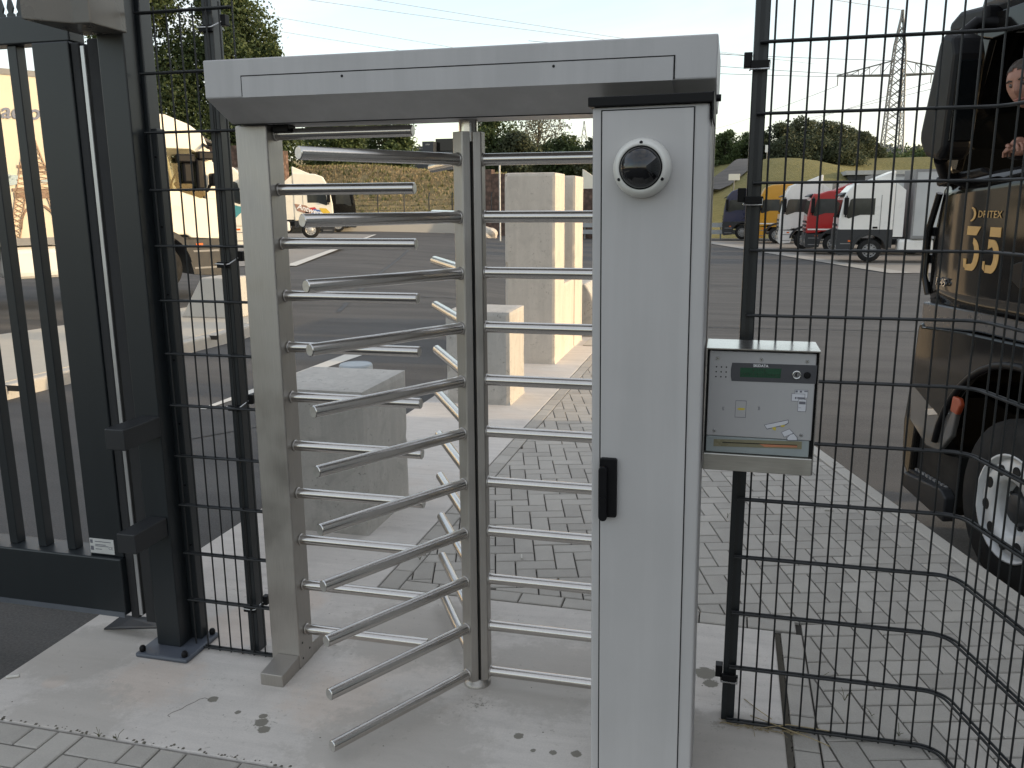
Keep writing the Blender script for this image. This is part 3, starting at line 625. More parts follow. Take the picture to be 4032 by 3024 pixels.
# ------------------------------------------------------------------ mesh fences
LV = [0.012 + 0.2 * k for k in range(13)]
def clip_hook(parent, x0, x1, yf, z, right=True, yb=None):
    b = MB(); b.box(x0 - 0.006, x1 + 0.006, yf - 0.017, yf - 0.003, z - 0.011, z + 0.011); c = b.build('clip', BLACK, parent, bevel=0.002)
    if right:
        MB().path([(x0 - 0.010, yf - 0.018, z + 0.004), (x1 - 0.006, yf - 0.019, z + 0.002), (x1 + 0.004, yf - 0.016, z + 0.004), (x1 + 0.030, yf + 0.022, z + 0.030)], 0.0026, 6).build('wire_hook', ZINC, c)
        MB().box(x1 + 0.020, x1 + 0.042, yf + 0.012, yf + 0.040, z + 0.012, z + 0.048).build('clip_block', BLACK, c, bevel=0.002)
    else:
        MB().path([(x0 - 0.008, yf + 0.02, z - 0.012), (x0 - 0.006, yf - 0.018, z - 0.014), (x1 + 0.004, yf - 0.019, z - 0.014), (x1 + 0.004, yf - 0.018, z + 0.004)], 0.0026, 6).build('wire_hook', ZINC, c)
        MB().box(x0 - 0.026, x0 - 0.002, yf - 0.004, yf + 0.030, z - 0.006, z + 0.036).build('clip_block', BLACK, c, bevel=0.002)
# fence behind the steel post
lf = tag(empty('mesh_fence', (-1.85, 2.765, 0)), 'narrow dark mesh fence panel between gate post and steel turnstile post', 'fence', 'mesh fence panels')
vw = MB().tube((0, 0, 0.0), (0, 0, 2.432), 0.0031, 8).mesh('wire', ANTHRA_WIRE)
for i in range(8): link('wire', vw, lf, (-2.030 + 0.0512 * i + 1.85 + (0.004 if i else 0), 0, 0))
hw = MB().tube((-0.195, 0, 0), (0.180, 0, 0), 0.0042, 8).mesh('wire', ANTHRA_WIRE)
for z in LV:
    for y in (-0.0075, 0.0075): link('wire', hw, lf, (0, y, z))
def fpost(name, loc, w, d, h, label):
    r = tag(empty(name, loc), label, 'fence post', 'fence posts'); b = MB(); b.box(0, w, 0, d, 0, h); b.build('shaft', ANTHRA, r, bevel=0.003)
    MB().box(w * 0.36, w * 0.64, -0.002, 0.0, 0, h).build('groove', ANTHRA_WIRE, r); return r
fl = fpost('fence_post', (-1.802, 2.790, 0), 0.040, 0.060, 2.75, 'dark square fence post just left of the steel turnstile post')
for z in (2.352, 1.545, 1.010, 0.190): clip_hook(fl, 0.0, 0.040, 0.0, z, True)
fr = fpost('fence_post', (0.040, 2.757, 0), 0.043, 0.060, 2.75, 'dark square fence post behind the card reader')
for z in (2.150, 1.762, 0.175): clip_hook(fr, 0.0, 0.043, -0.012, z, False)
rf = tag(empty('mesh_fence', (0.06, 2.742, 0)), 'wide dark mesh fence right of the card reader with a bent corner', 'fence', 'mesh fence panels')
xs_ = [0.098 + 0.0498 * i for i in range(12)]
fd = Vector((0.275, -0.961, 0)).normalized(); bx = 0.662
arc = []; rad = 0.075; th0 = math.atan2(fd.y, fd.x)
for k in range(7):
    a = th0 * k / 6; arc.append(Vector((bx + rad * math.sin(-a), -rad * (1 - math.cos(a)), 0)))
endp = arc[-1] + fd * 1.5
for x in xs_: link('wire', vw, rf, (x - 0.06, 0, 0))
for q in [arc[2] + (arc[3] - arc[2]) * 0.5] + [arc[-1] + fd * (0.012 + 0.05 * i) for i in range(29)]: link('wire', vw, rf, (q.x - 0.06, q.y, 0))
for z in LV:
    for oy in (-0.0075, 0.0075):
        sgn = 1 if oy > 0 else -1; pts = [Vector((0.058, oy, 0))]
        for k, q in enumerate(arc):
            a = th0 * k / 6; nrm = Vector((-math.sin(a), math.cos(a), 0)); pts.append(q + nrm * oy)
        pts.append(endp + Vector((-fd.y, fd.x, 0)) * oy)
        MB().path([(q.x - 0.06, q.y, z) for q in pts], 0.0042, 8).build('wire', ANTHRA_WIRE, rf)

# ------------------------------------------------------------------ gate post and sliding gate
gp = tag(empty('gate_post', (-2.125, 2.765, 0)), 'thick anthracite gate post on a bolted base plate', 'gate post')
def GP(mb): mb.M = Matrix.Translation((2.125, -2.765, 0)); return mb
p = GP(MB()); p.box(-2.178, -2.071, 2.720, 2.800, 0.02, 2.75); p.build('shaft', ANTHRA, gp, bevel=0.005)
p = GP(MB()); p.box(-2.1775, -2.053, 2.8005, 2.862, 0.02, 2.75); p.build('rear_channel', ANTHRA, gp, bevel=0.003)
p = GP(MB()); p.box(-2.0525, -2.028, 2.800, 2.850, 0.02, 2.03); ch = p.build('side_channel', ANTHRA, gp, bevel=0.003)
for k in range(8): p = GP(MB()); z = 0.18 + 0.25 * k; p.tube((-2.040, 2.7995, z), (-2.040, 2.7965, z), 0.0045, 8); p.build('screw', BLACK, gp)
p = GP(MB()); p.box(-2.225, -1.990, 2.640, 2.872, 0.0, 0.019); pl = p.build('base_plate', plain('plate_paint', (0.075, 0.085, 0.105), 0.45), gp, bevel=0.008)
for x, y in ((-2.203, 2.662), (-2.012, 2.850), (-2.203, 2.850), (-2.012, 2.662)):
    p = GP(MB()); p.lathe([(0.011, 0.0195), (0.0125, 0.026), (0.0125, 0.034), (0.008, 0.042), (0.002, 0.044)], 14, Matrix.Translation((x, y, 0))); p.build('bolt_cap', BLACK, pl)
for x0, x1, y0, z0, z1 in ((-2.147, -2.066, 2.515, 0.898, 0.977), (-2.157, -2.078, 2.530, 0.495, 0.572)):
    p = GP(MB()); p.box(x0, x1, y0, 2.7195, z0, z1); p.build('catch_bracket', plain('bracket_black', (0.018, 0.019, 0.021), 0.5), gp, bevel=0.004)
p = GP(MB()); p.prism([(-2.216, 2.431), (-2.113, 2.535), (-2.050, 2.540), (-2.050, 2.7195), (-2.225, 2.7195)], 'z', 2.340, 2.56); p.build('upper_catch', plain('catch_grey', (0.115, 0.105, 0.09), 0.28), gp, bevel=0.004)
p = GP(MB()); p.box(-2.238, -2.180, 2.742, 2.79, 0.10, 2.335); p.build('rubber_buffer', RUBBER, gp, bevel=0.004)
gt = tag(empty('sliding_gate', (-2.9, 2.77, 0)), 'anthracite sliding gate leaf with vertical bars and spiked top rail', 'gate')
def GT(mb): mb.M = Matrix.Translation((2.9, -2.77, 0)); return mb
p = GT(MB()); p.box(-4.3, -2.303, 2.708, 2.834, 0.135, 0.378); bb = p.build('bottom_beam', ANTHRA, gt, bevel=0.006)
p = GT(MB()); p.box(-4.3, -2.307, 2.705, 2.7075, 0.128, 0.150); p.build('edge_strip', plain('gate_edge', (0.10, 0.11, 0.125), 0.4), bb)
p = GT(MB()); p.box(-4.3, -2.303, 2.735, 2.815, 2.330, 2.425); p.build('top_rail', ANTHRA, gt, bevel=0.005)
p = GT(MB()); p.box(-2.459, -2.303, 2.728, 2.822, 0.378, 2.330); p.build('stile', ANTHRA, gt, bevel=0.005)
p = GT(MB()); p.box(-2.302, -2.264, 2.735, 2.81, 0.115, 2.325); p.build('rubber_edge', RUBBER, gt, bevel=0.006)
p = GT(MB()); p.box(-2.262, -2.247, 2.736, 2.741, 0.13, 2.312); p.build('closing_strip', ALU, gt, bevel=0.001)
bar_me = MB().box(-0.020, 0.020, -0.022, 0.022, 0.378, 2.330).mesh('bar', ANTHRA, bevel=0.003)
for i in range(12): link('bar', bar_me, gt, (-2.568 - 0.143 * i + 2.9, 0.004, 0))
sp_me = MB().prism([(-0.016, 0), (0.016, 0), (0.016, 0.014), (0.008, 0.020), (0.014, 0.036), (0, 0.085), (-0.014, 0.036), (-0.008, 0.020), (-0.016, 0.014)], 'y', -0.004, 0.004).mesh('spike', ANTHRA)
for i in range(44): link('spike', sp_me, gt, (-2.315 - 0.042 * i + 2.9, 0.0, 2.425))
p = GT(MB()); p.box(-2.452, -2.340, 2.7245, 2.7275, 0.388, 0.450); ty = p.build('type_plate', plain('type_plate', (0.50, 0.50, 0.48), 0.4), gt)
for z, w in ((0.437, 0.075), (0.424, 0.05), (0.418, 0.062), (0.405, 0.03)):
    p = GT(MB()); p.box(-2.427, -2.427 + w, 2.7240, 2.7244, z, z + 0.003); p.build('print_line', GLINE, ty)
p = GT(MB()); p.box(-2.449, -2.437, 2.7240, 2.7244, 0.430, 0.445); p.box(-2.449, -2.435, 2.7240, 2.7244, 0.400, 0.418); p.build('print_block', GLINE, ty)
text('lettering', 'CE', 0.017, GLINE, ty, text_frame((-2.355 + 2.9, 2.7242 - 2.77, 0.413), (1, 0, 0), (0, 0, 1)), ext=0.0002)
p = GP(MB()); p.add([(-2.50, 2.80, 0.002), (-2.20, 2.80, 0.045), (-2.20, 2.87, 0.045), (-2.46, 2.87, 0.035), (-2.50, 2.80, 0.008), (-2.20, 2.80, 0.051), (-2.20, 2.87, 0.051), (-2.46, 2.87, 0.041)], [(3, 2, 1, 0), (4, 5, 6, 7), (0, 1, 5, 4), (1, 2, 6, 5), (2, 3, 7, 6), (3, 0, 4, 7)])
p.build('run_up_plate', P_DGREY, gp)

# ------------------------------------------------------------------ concrete blocks
from mathutils import noise as mnoise
def rough_box(name, q, mat, parent, step=0.035):          # cast block: edges worn round and chipped
    x0, x1, y0, y1, z0, z1 = q; nx, ny, nz = [max(2, int((b - a) / step)) for a, b in ((x0, x1), (y0, y1), (z0, z1))]
    bm = bmesh.new(); seen = {}
    def V(i, j, k):
        if (i, j, k) not in seen:
            p = Vector((x0 + (x1 - x0) * i / nx, y0 + (y1 - y0) * j / ny, z0 + (z1 - z0) * k / nz)); e = (i in (0, nx)) + (j in (0, ny)) + (k in (0, nz)); c = Vector(((x0 + x1) / 2, (y0 + y1) / 2, (z0 + z1) / 2))
            if k > 0:
                n_ = mnoise.noise(p * 9 + Vector((x0 * 7, y0 * 3, 1))); n2 = mnoise.noise(p * 2.3 + Vector((3, y0, 1)))
                if e >= 2:
                    dd = Vector(((1 if i == 0 else -1 if i == nx else 0), (1 if j == 0 else -1 if j == ny else 0), (-1 if k == nz else 0)))
                    p += dd * (0.006 + 0.006 * max(0, n_) + (0.022 * max(0, n_ - 0.38) * 3))
                else: p += (c - p).normalized() * (0.0012 * n_ + 0.002 * n2)
            seen[(i, j, k)] = bm.verts.new(p)
        return seen[(i, j, k)]
    for k in range(nz):
        for i in range(nx): bm.faces.new((V(i, 0, k), V(i + 1, 0, k), V(i + 1, 0, k + 1), V(i, 0, k + 1))); bm.faces.new((V(i + 1, ny, k), V(i, ny, k), V(i, ny, k + 1), V(i + 1, ny, k + 1)))
        for j in range(ny): bm.faces.new((V(0, j + 1, k), V(0, j, k), V(0, j, k + 1), V(0, j + 1, k + 1))); bm.faces.new((V(nx, j, k), V(nx, j + 1, k), V(nx, j + 1, k + 1), V(nx, j, k + 1)))
    for i in range(nx):
        for j in range(ny): bm.faces.new((V(i, j, nz), V(i + 1, j, nz), V(i + 1, j + 1, nz), V(i, j + 1, nz)))
    me = bpy.data.meshes.new(name); bm.to_mesh(me); bm.free(); me.materials.append(mat); return link(name, me, parent)
def block(name, parts, label, mat, group='concrete blocks', bev=0.012):
    x = (parts[0][0] + parts[0][1]) / 2; y = (parts[0][2] + parts[0][3]) / 2
    r = tag(empty(name, (x, y, 0)), label, 'concrete block', group)
    for q in parts:
        rough_box('block', [q[0] - x, q[1] - x, q[2] - y, q[3] - y, q[4], q[5]], mat, r)
    return r
block('concrete_block', [(-2.435, -1.828, 4.030, 4.660, 0.0, 0.800)], 'low weathered concrete cube closest behind the turnstile bars', CAST)
block('concrete_block', [(-2.420, -1.826, 7.140, 7.690, 0.0, 0.832)], 'second low concrete cube in front of the tall pillars', CAST)
block('concrete_pillar', [(-2.395, -1.828, 9.150, 9.700, 0.0, 2.070)], 'front tall concrete pillar beside the path', CASTTALL, 'tall concrete pillars')
block('concrete_block', [(-2.395, -1.832, 9.712, 10.365, 0.0, 0.850)], 'low concrete block between the two tall pillars', CASTTALL)
block('concrete_pillar', [(-2.395, -1.828, 10.377, 10.945, 0.0, 2.070)], 'rear tall concrete pillar half hidden by the front one', CASTTALL, 'tall concrete pillars')
mb = MB(); mb.prism([(-2.10, 0), (-1.70, 0), (-1.70, 0.40), (-1.76, 0.58), (-1.84, 0.70), (-2.02, 0.70), (-2.10, 0.55)], 'y', 11.2, 13.0)
tag(mb.build('concrete_barrier', CAST, bevel=0.02), 'grey concrete barrier behind the tall pillars', 'barrier')
mb = MB(); mb.lathe([(0.118, 0), (0.118, 0.640), (0.110, 0.652), (0.104, 0.648)], 28, Matrix.Translation((-2.535, 5.50, 0)))
tag(mb.build('bollard', plain('bollard_grey', (0.33, 0.36, 0.38), 0.45)), 'short grey round bollard behind the closest concrete cube', 'bollard')
mb = MB(); mb.box(-1.735, -1.44, 10.45, 11.0, 0.002, 0.012); o = mb.build('manhole_cover', KERB, bevel=0.003); tag(o, 'square light inspection cover beside the tall pillars', 'manhole cover')
# traffic island, markings, bays
isl = []
isl += [(-6.60, -3.0), (-6.52, 6.8), (-6.42, 9.8), (-6.44, 10.9), (-6.52, 11.5), (-6.68, 12.0), (-6.92, 12.4), (-7.22, 12.68), (-7.6, 12.82), (-8.1, 12.8), (-8.6, 12.5), (-9.3, 9.0), (-9.6, -3.0)]
def island_mesh(off, z0, z1):
    mb = MB(); cx, cy = -8.0, 6.0; q = []
    for x, y in isl:
        dx, dy = cx - x, 0 if abs(y - cy) < 5 else (cy - y); L = math.hypot(dx, dy * 0.25) or 1; q.append((x + dx / L * off, y + dy * 0.25 / L * off))
    mb.prism(q, 'z', z0, z1); return mb
io = struct(island_mesh(0.0, -0.4, 0.112).build('traffic_island', KERB, bevel=0.03, seg=3), 'raised concrete traffic island with rounded end')
island_mesh(0.14, 0.0, 0.118).build('island_top', ISLAND, io)
for k in range(9):
    mb = MB(); mb.box(-6.66, -6.34, 1.2 + k * 1.05, 1.212 + k * 1.05, 0.06, 0.1125); mb.build('kerb_joint', JOINT, io)
mb = MB(); mb.add([(-7.90, 11.10, 0.118), (-6.98, 11.10, 0.118), (-6.98, 11.8, 0.118), (-7.90, 11.8, 0.118), (-7.60, 11.22, 0.70), (-7.12, 11.22, 0.70), (-7.12, 11.7, 0.70), (-7.60, 11.7, 0.70)], [(3, 2, 1, 0), (4, 5, 6, 7), (0, 1, 5, 4), (1, 2, 6, 5), (2, 3, 7, 6), (3, 0, 4, 7)])
tag(mb.build('concrete_wedge', KERB, bevel=0.02), 'sloping concrete wedge on the traffic island', 'concrete block', 'concrete blocks')
overlay('lane_line', [(-4.52, 6.5), (-4.46, 6.5), (-4.26, 9.6), (-4.50, 9.6)], LINE, 0.006, 14, 1, 'white painted lane line')
overlay('lane_line', [(-24.1, 56.2), (-23.9, 56.2), (-13.0, 24.2), (-13.4, 24.2)], LINE, 0.026, 40, 1, 'white line along the left bays')
overlay('parking_bay', [(-55, 57), (-24.1, 56.2), (-13.4, 24.2), (-40, 15)], BAY, 0.018, 40, 40, 'pale concrete parking bays on the left')
overlay('parking_bay', [(-1.8, 62), (45, 65), (45, 36), (6.3, 35.5)], BAY, 0.018, 40, 40, 'pale concrete parking bays on the right')
for (x0, y0), (x1, y1) in (((-1.9, 61.9), (6.35, 35.3)), ((4.8, 41.6), (20, 43.4)), ((4.2, 48.6), (20, 49.2)), ((2.4, 54.8), (20, 55.0)), ((0.9, 62.0), (20, 62.3))):
    d = Vector((x1 - x0, y1 - y0, 0)).normalized(); n = Vector((-d.y, d.x, 0)) * (0.45 if x0 < -1.5 else 0.14)
    overlay('bay_line', [(x0 - n.x, y0 - n.y), (x1 - n.x, y1 - n.y), (x1 + n.x, y1 + n.y), (x0 + n.x, y0 + n.y)], LINE2, 0.026, 30, 1, 'white painted bay line')

SEAM = plain('bitumen_seam', (0.022, 0.021, 0.021), 0.6)
for (x0, y0), (x1, y1), w_ in (((-4.0, 5.6), (-2.75, 7.4), 0.012), ((-9.5, 16.0), (6.0, 17.2), 0.03), ((-12.0, 27.0), (5.0, 28.5), 0.05), ((-6.5, 13.5), (-16.0, 42.0), 0.04)):
    d = Vector((x1 - x0, y1 - y0, 0)).normalized(); n = Vector((-d.y, d.x, 0)) * w_
    overlay('asphalt_seam', [(x0 - n.x, y0 - n.y), (x1 - n.x, y1 - n.y), (x1 + n.x, y1 + n.y), (x0 + n.x, y0 + n.y)], SEAM, 0.006, 40, 1, 'dark bitumen seam in the asphalt')
# ------------------------------------------------------------------ trucks
def wheel(parent, x, y, side, r=0.50, w=0.31, loc_z=None, rim_mat=RIM, detail=True, front=True):
    # side: +1 the outer face looks to +y, -1 to -y
    key = ('wheel', r, w, rim_mat.name, detail, front)
    if key not in CACHE:
        t = MB().lathe([(r * 0.60, -w / 2), (r * 0.90, -w / 2), (r * 0.985, -w * 0.40), (r, -w * 0.30), (r, w * 0.30), (r * 0.985, w * 0.40), (r * 0.90, w / 2), (r * 0.60, w / 2)], 36, close=False).mesh('tyre', TYRE)
        prof = [(r * 0.61, w * 0.46), (r * 0.60, w * 0.50), (r * 0.565, w * 0.48), (r * 0.55, w * 0.34), (r * 0.50, w * 0.42), (r * 0.36, w * 0.46), (r * 0.27, w * 0.40), (r * 0.25, w * 0.50), (r * 0.20, w * 0.53), (0.01, w * 0.54)] if front else [(r * 0.61, w * 0.46), (r * 0.60, w * 0.5), (r * 0.55, w * 0.2), (r * 0.48, -w * 0.1), (r * 0.28, -w * 0.1), (r * 0.25, w * 0.3), (0.01, w * 0.32)]
        rm = MB().lathe(prof, 30, close='last').mesh('rim', rim_mat)
        hl = MB().lathe([(r * 0.056, 0.0), (r * 0.056, 0.012)], 10).mesh('hand_hole', SLOT)
        nb = MB().lathe([(r * 0.026, 0.0), (r * 0.026, 0.03), (r * 0.012, 0.034)], 6).mesh('wheel_nut', RIM)
        CACHE[key] = (t, rm, hl, nb)
    t, rm, hl, nb = CACHE[key]
    h = empty('wheel'); h.parent = parent; h.location = (x, y, r if loc_z is None else loc_z); h.rotation_euler = (-PI / 2 * side, 0, 0)
    link('tyre', t, h); link('rim', rm, h)
    if detail:
        for k in range(10):
            a = 2 * PI * k / 10; link('hand_hole', hl, h, (r * 0.455 * math.cos(a), r * 0.455 * math.sin(a), w * 0.425)); link('wheel_nut', nb, h, (r * 0.31 * math.cos(a + 0.3), r * 0.31 * math.sin(a + 0.3), w * 0.42))
    return h
CACHE = {}
def arch(cx, cz, r, a0, a1, n=8): return [(cx + r * math.cos(math.radians(a0 + (a1 - a0) * k / n)), cz + r * math.sin(math.radians(a0 + (a1 - a0) * k / n))) for k in range(n + 1)]
def truck(label, loc, head, paintm, lower, roof=3.55, group='parked lorries', spoiler=True, trailer=None, trailer_len=13.6, sides=(-1,), stripe=None, rim=None, window_low=2.05, tz=4.0, cablen=2.25, low=1.03, small_mirror=False, hollow=False):
    """cab-over tractor, local x forward from the front axle, y to the left"""
    rt = tag(empty('lorry', loc, head), label, 'lorry', group); hw = 1.22; fx = 1.36; bx = fx - cablen
    up = [(bx, 1.02), (-0.72, 1.02), (-0.62, 1.12), (0.62, 1.12), (0.74, 1.02), (1.34, 1.02), (1.36, 1.30), (1.34, 1.90), (1.20, 2.80), (1.10, 3.04), (0.84, roof - 0.20), (0.40, roof - 0.04), (bx + 0.4, roof), (bx, roof)]
    if not hollow: MB().prism(up, 'y', -hw, hw).build('cab', paintm, rt, bevel=0.09, seg=3, ang=25)
    else:
        wl = window_low
        MB().prism([(bx, 1.02), (-0.72, 1.02), (-0.62, 1.12), (0.62, 1.12), (0.74, 1.02), (1.34, 1.02), (1.36, 1.30), (1.345, wl - 0.16), (1.06, wl - 0.16), (0.96, wl - 0.14), (0.50, wl), (-0.10, wl), (bx, wl)], 'y', -hw, hw).build('cab', paintm, rt, bevel=0.035, seg=3, ang=25)
        MB().prism([(bx, 2.74), (0.80, 2.74), (0.93, 2.68), (1.21, 2.74), (1.10, 3.04), (0.84, roof - 0.20), (0.40, roof - 0.04), (bx + 0.4, roof), (bx, roof)], 'y', -hw, hw).build('cab_roof', paintm, rt, bevel=0.035, seg=3, ang=25)
        MB().box(bx, -0.10, -hw, hw, wl - 0.02, 2.76).build('cab_rear', paintm, rt, bevel=0.006)
        for s in (-1, 1):
            MB().prism([(1.06, wl - 0.17), (1.345, wl - 0.17), (1.21, 2.76), (0.92, 2.69)], 'y', min(s * hw, s * (hw - 0.10)), max(s * hw, s * (hw - 0.10))).build('pillar', paintm, rt, bevel=0.008)
            MB().box(-0.02, 0.02, min(s * (hw - 0.03), s * (hw - 0.026)), max(s * (hw - 0.03), s * (hw - 0.026)), wl, 2.74).build('window_bar', BLACK, rt)
        st_ = MB().prism([(0.02, wl - 0.3), (0.30, wl - 0.28), (0.20, wl + 0.30), (0.24, wl + 0.36), (0.20, wl + 0.58), (0.08, wl + 0.58), (0.06, wl + 0.34), (0.0, wl + 0.3)], 'y', -0.80, -0.36).build('seat', BLACK, rt, bevel=0.04)
        mbw = MB(); mbw.path([(0.72 + 0.08 * math.sin(a), -0.58 + 0.22 * math.cos(a), wl + 0.16 + 0.21 * math.sin(a)) for a in np.linspace(0, 2 * PI, 21)], 0.022, 8, False); mbw.tube((0.72, -0.58, wl + 0.16), (0.95, -0.58, wl - 0.15), 0.06, 8); mbw.build('steering_wheel', BLACK, rt)
        MB().prism([(0.85, wl - 0.2), (1.30, wl - 0.2), (1.30, wl - 0.02), (0.95, wl + 0.02)], 'y', -hw + 0.1, hw - 0.1).build('dashboard', P_DGREY, rt, bevel=0.03)
    lo = [(bx, 0.62), (-0.66, 0.62)] + arch(0, 0.5, 0.66, 175, 5, 10) + [(0.70, 0.34), (1.26, 0.28), (1.36, 0.36), (1.40, 0.70), (1.375, low), (bx, low)]
    MB().prism(lo, 'y', -hw - 0.004, hw + 0.004).build('lower_body', lower, rt, bevel=0.03, seg=2, ang=25)
    for s in (-1, 1):
        if s not in sides: continue
        y0, y1 = (s * (hw + 0.002), s * (hw + 0.010))
        MB().prism(sorted([(0, 0)]) and [(-0.10, window_low), (0.50, window_low), (0.96, window_low - 0.16), (1.06, window_low - 0.10), (0.93, 2.70), (0.82, 2.76), (-0.10, 2.76)], 'y', min(y0, y1), max(y0, y1)).build('side_window', CLEAR if hollow else GLASS2, rt, bevel=0.003)
        MB().box(-0.36, -0.345, min(y0, y1), max(y0, y1) - 0.004 * (s < 0) * 0, 1.10, 2.9).build('door_seam', SLOT, rt)
        MB().box(-0.26, -0.06, min(s * (hw + 0.002), s * (hw + 0.03)), max(s * (hw + 0.002), s * (hw + 0.03)), 1.46, 1.54).build('door_handle', BLACK, rt, bevel=0.01)
        if small_mirror:
            for mx_, mz_ in ((0.66, 2.56), (1.06, 2.62)): MB().box(mx_ - 0.17, mx_ + 0.17, min(s * (hw + 0.05), s * (hw + 0.22)), max(s * (hw + 0.05), s * (hw + 0.22)), mz_ - 0.07, mz_ + 0.09).build('mirror', BLACK, rt, bevel=0.03)
            for mx_, mz_, hx, hz in ((0.70, 2.30, 0.11, 0.20), (0.93, 2.28, 0.08, 0.30)): MB().box(mx_ - hx, mx_ + hx, min(s * (hw + 0.05), s * (hw + 0.16)), max(s * (hw + 0.05), s * (hw + 0.16)), mz_ - hz, mz_ + hz).build('mirror', BLACK, rt, bevel=0.05, seg=3)
        mm = MB(); mm.box(1.02 if not small_mirror else 1.10, 1.20, min(s * (hw + 0.06), s * (hw + 0.30)), max(s * (hw + 0.06), s * (hw + 0.30)), 2.05, 2.80 if not small_mirror else 2.3); mir = mm.build('mirror', BLACK, rt, bevel=0.04)
        MB().tube((1.08, s * (hw - 0.02), 2.86), (1.10, s * (hw + 0.2), 2.78), 0.03, 8).build('mirror_arm', BLACK, mir)
        MB().tube((1.10, s * (hw - 0.02), 1.96), (1.10, s * (hw + 0.18), 2.08), 0.03, 8).build('mirror_arm', BLACK, mir)
        st = MB()
        for z in (0.45, 0.78): st.box(0.72, 1.24, min(s * (hw - 0.06), s * (hw + 0.012)), max(s * (hw - 0.06), s * (hw + 0.012)), z, z + 0.035)
        st.build('step', P_MGREY, rt)
        MB().box(0.78, 0.92, min(s * hw, s * (hw + 0.012)), max(s * hw, s * (hw + 0.012)), 0.88, 0.95).build('marker_lamp', ORANGE, rt)
        gd = MB(); ga, gb = arch(0, 0.5, 0.67, 172, 8, 14), arch(0, 0.5, 0.78, 8, 168, 14); gd.prism(ga + gb, 'y', min(s * (hw + 0.002), s * (hw + 0.03)), max(s * (hw + 0.002), s * (hw + 0.03))); gd.build('mudguard', P_DGREY, rt)
        if stripe: MB().box(-0.75, 1.30, min(y0, y1), max(y0, y1), 1.20, 1.27).build('stripe', stripe, rt)
        wheel(rt, 0, s * (hw - 0.16), s, rim_mat=rim or RIM)
        wheel(rt, -3.70, s * (hw - 0.16), s, front=False, rim_mat=rim or RIM)
        tk = MB(); tk.box(-2.6, -1.15, min(s * 0.55, s * 1.2), max(s * 0.55, s * 1.2), 0.42, 1.0); tk.build('fuel_tank', P_MGREY if paintm not in (P_WHITE, P_CREAM) else P_WHITE, rt, bevel=0.12, seg=3)
        fn = MB(); fn.prism([(bx - 0.02, 1.1), (bx - 0.42, 1.1), (bx - 0.42, roof - 0.45), (bx - 0.02, roof - 0.12)], 'y', min(s * 1.15, s * 1.2), max(s * 1.15, s * 1.2)); fn.build('side_fairing', paintm, rt)
    ws = MB(); ws.add([(1.337, -1.06, 1.92), (1.337, 1.06, 1.92), (1.215, 1.02, 2.70), (1.215, -1.02, 2.70), (1.330, -1.06, 1.92), (1.330, 1.06, 1.92), (1.208, 1.02, 2.70), (1.208, -1.02, 2.70)], [(0, 1, 2, 3), (7, 6, 5, 4), (0, 4, 5, 1), (1, 5, 6, 2), (2, 6, 7, 3), (3, 7, 4, 0)])
    ws.M = None; w_o = ws.build('windscreen', CLEAR if hollow else GLASS, rt); w_o.location.x = 0.012
    MB().prism([(1.10, 2.95), (1.34, 2.86), (1.36, 2.90), (1.12, 3.02)], 'y', -1.12, 1.12).build('sun_visor', P_DGREY, rt, bevel=0.008)
    g = MB()
    for z in (0.75, 0.95, 1.15, 1.35, 1.55): g.box(1.375, 1.405, -0.8, 0.8, z, z + 0.10)
    g.build('grille', P_DGREY, rt)
    for s in (-1, 1): MB().box(1.34, 1.41, min(s * 0.72, s * 1.08), max(s * 0.72, s * 1.08), 0.52, 0.70).build('headlight', CHROME, rt, bevel=0.02)
    if spoiler: MB().prism([(0.15, roof - 0.03), (bx + 0.05, roof + 0.38), (bx + 0.0, roof + 0.38), (bx + 0.0, roof - 0.03)], 'y', -0.95, 0.95).build('roof_spoiler', paintm, rt, bevel=0.05, seg=2)
    MB().box(-5.6, 1.0, -0.42, 0.42, 0.72, 0.98).build('chassis', P_DGREY, rt)
    if trailer:
        tr = MB(); x1 = bx - 0.75; x0 = x1 - trailer_len; tr.box(x0, x1, -1.26, 1.26, 1.12, tz); to = tr.build('trailer_body', trailer, rt, bevel=0.02)
        rl = MB(); rl.box(x0 - 0.01, x1 + 0.01, -1.275, 1.275, tz - 0.09, tz + 0.012); rl.box(x0 - 0.01, x1 + 0.01, -1.275, 1.275, 1.02, 1.15); rl.box(x1 - 0.06, x1 + 0.014, -1.278, 1.278, 1.02, tz + 0.01); rl.build('trailer_frame', P_MGREY, rt)
        for s in sides:
            for i in range(3): wheel(rt, x0 + 2.2 + 1.31 * i, s * 1.06, s, detail=False, front=False)
            sg = MB(); ys_ = (min(s * 1.18, s * 1.22), max(s * 1.18, s * 1.22))
            for z in (0.55, 0.90): sg.box(x0 + 6.0, x1 - 3.2, ys_[0], ys_[1], z, z + 0.12)
            for xx in (x0 + 6.4, (x0 + x1) / 2 + 1.4, x1 - 3.6): sg.box(xx, xx + 0.08, ys_[0] - 0.002, ys_[1] - 0.002, 0.5, 1.02)
            sg.build('side_guard', P_WHITE, rt)
    return rt
def gzf(x, y): return float(gz(x, y)) + 0.05
H = PI; RIMD = plain('dull_rim', (0.22, 0.22, 0.22), 0.5, 0.2)
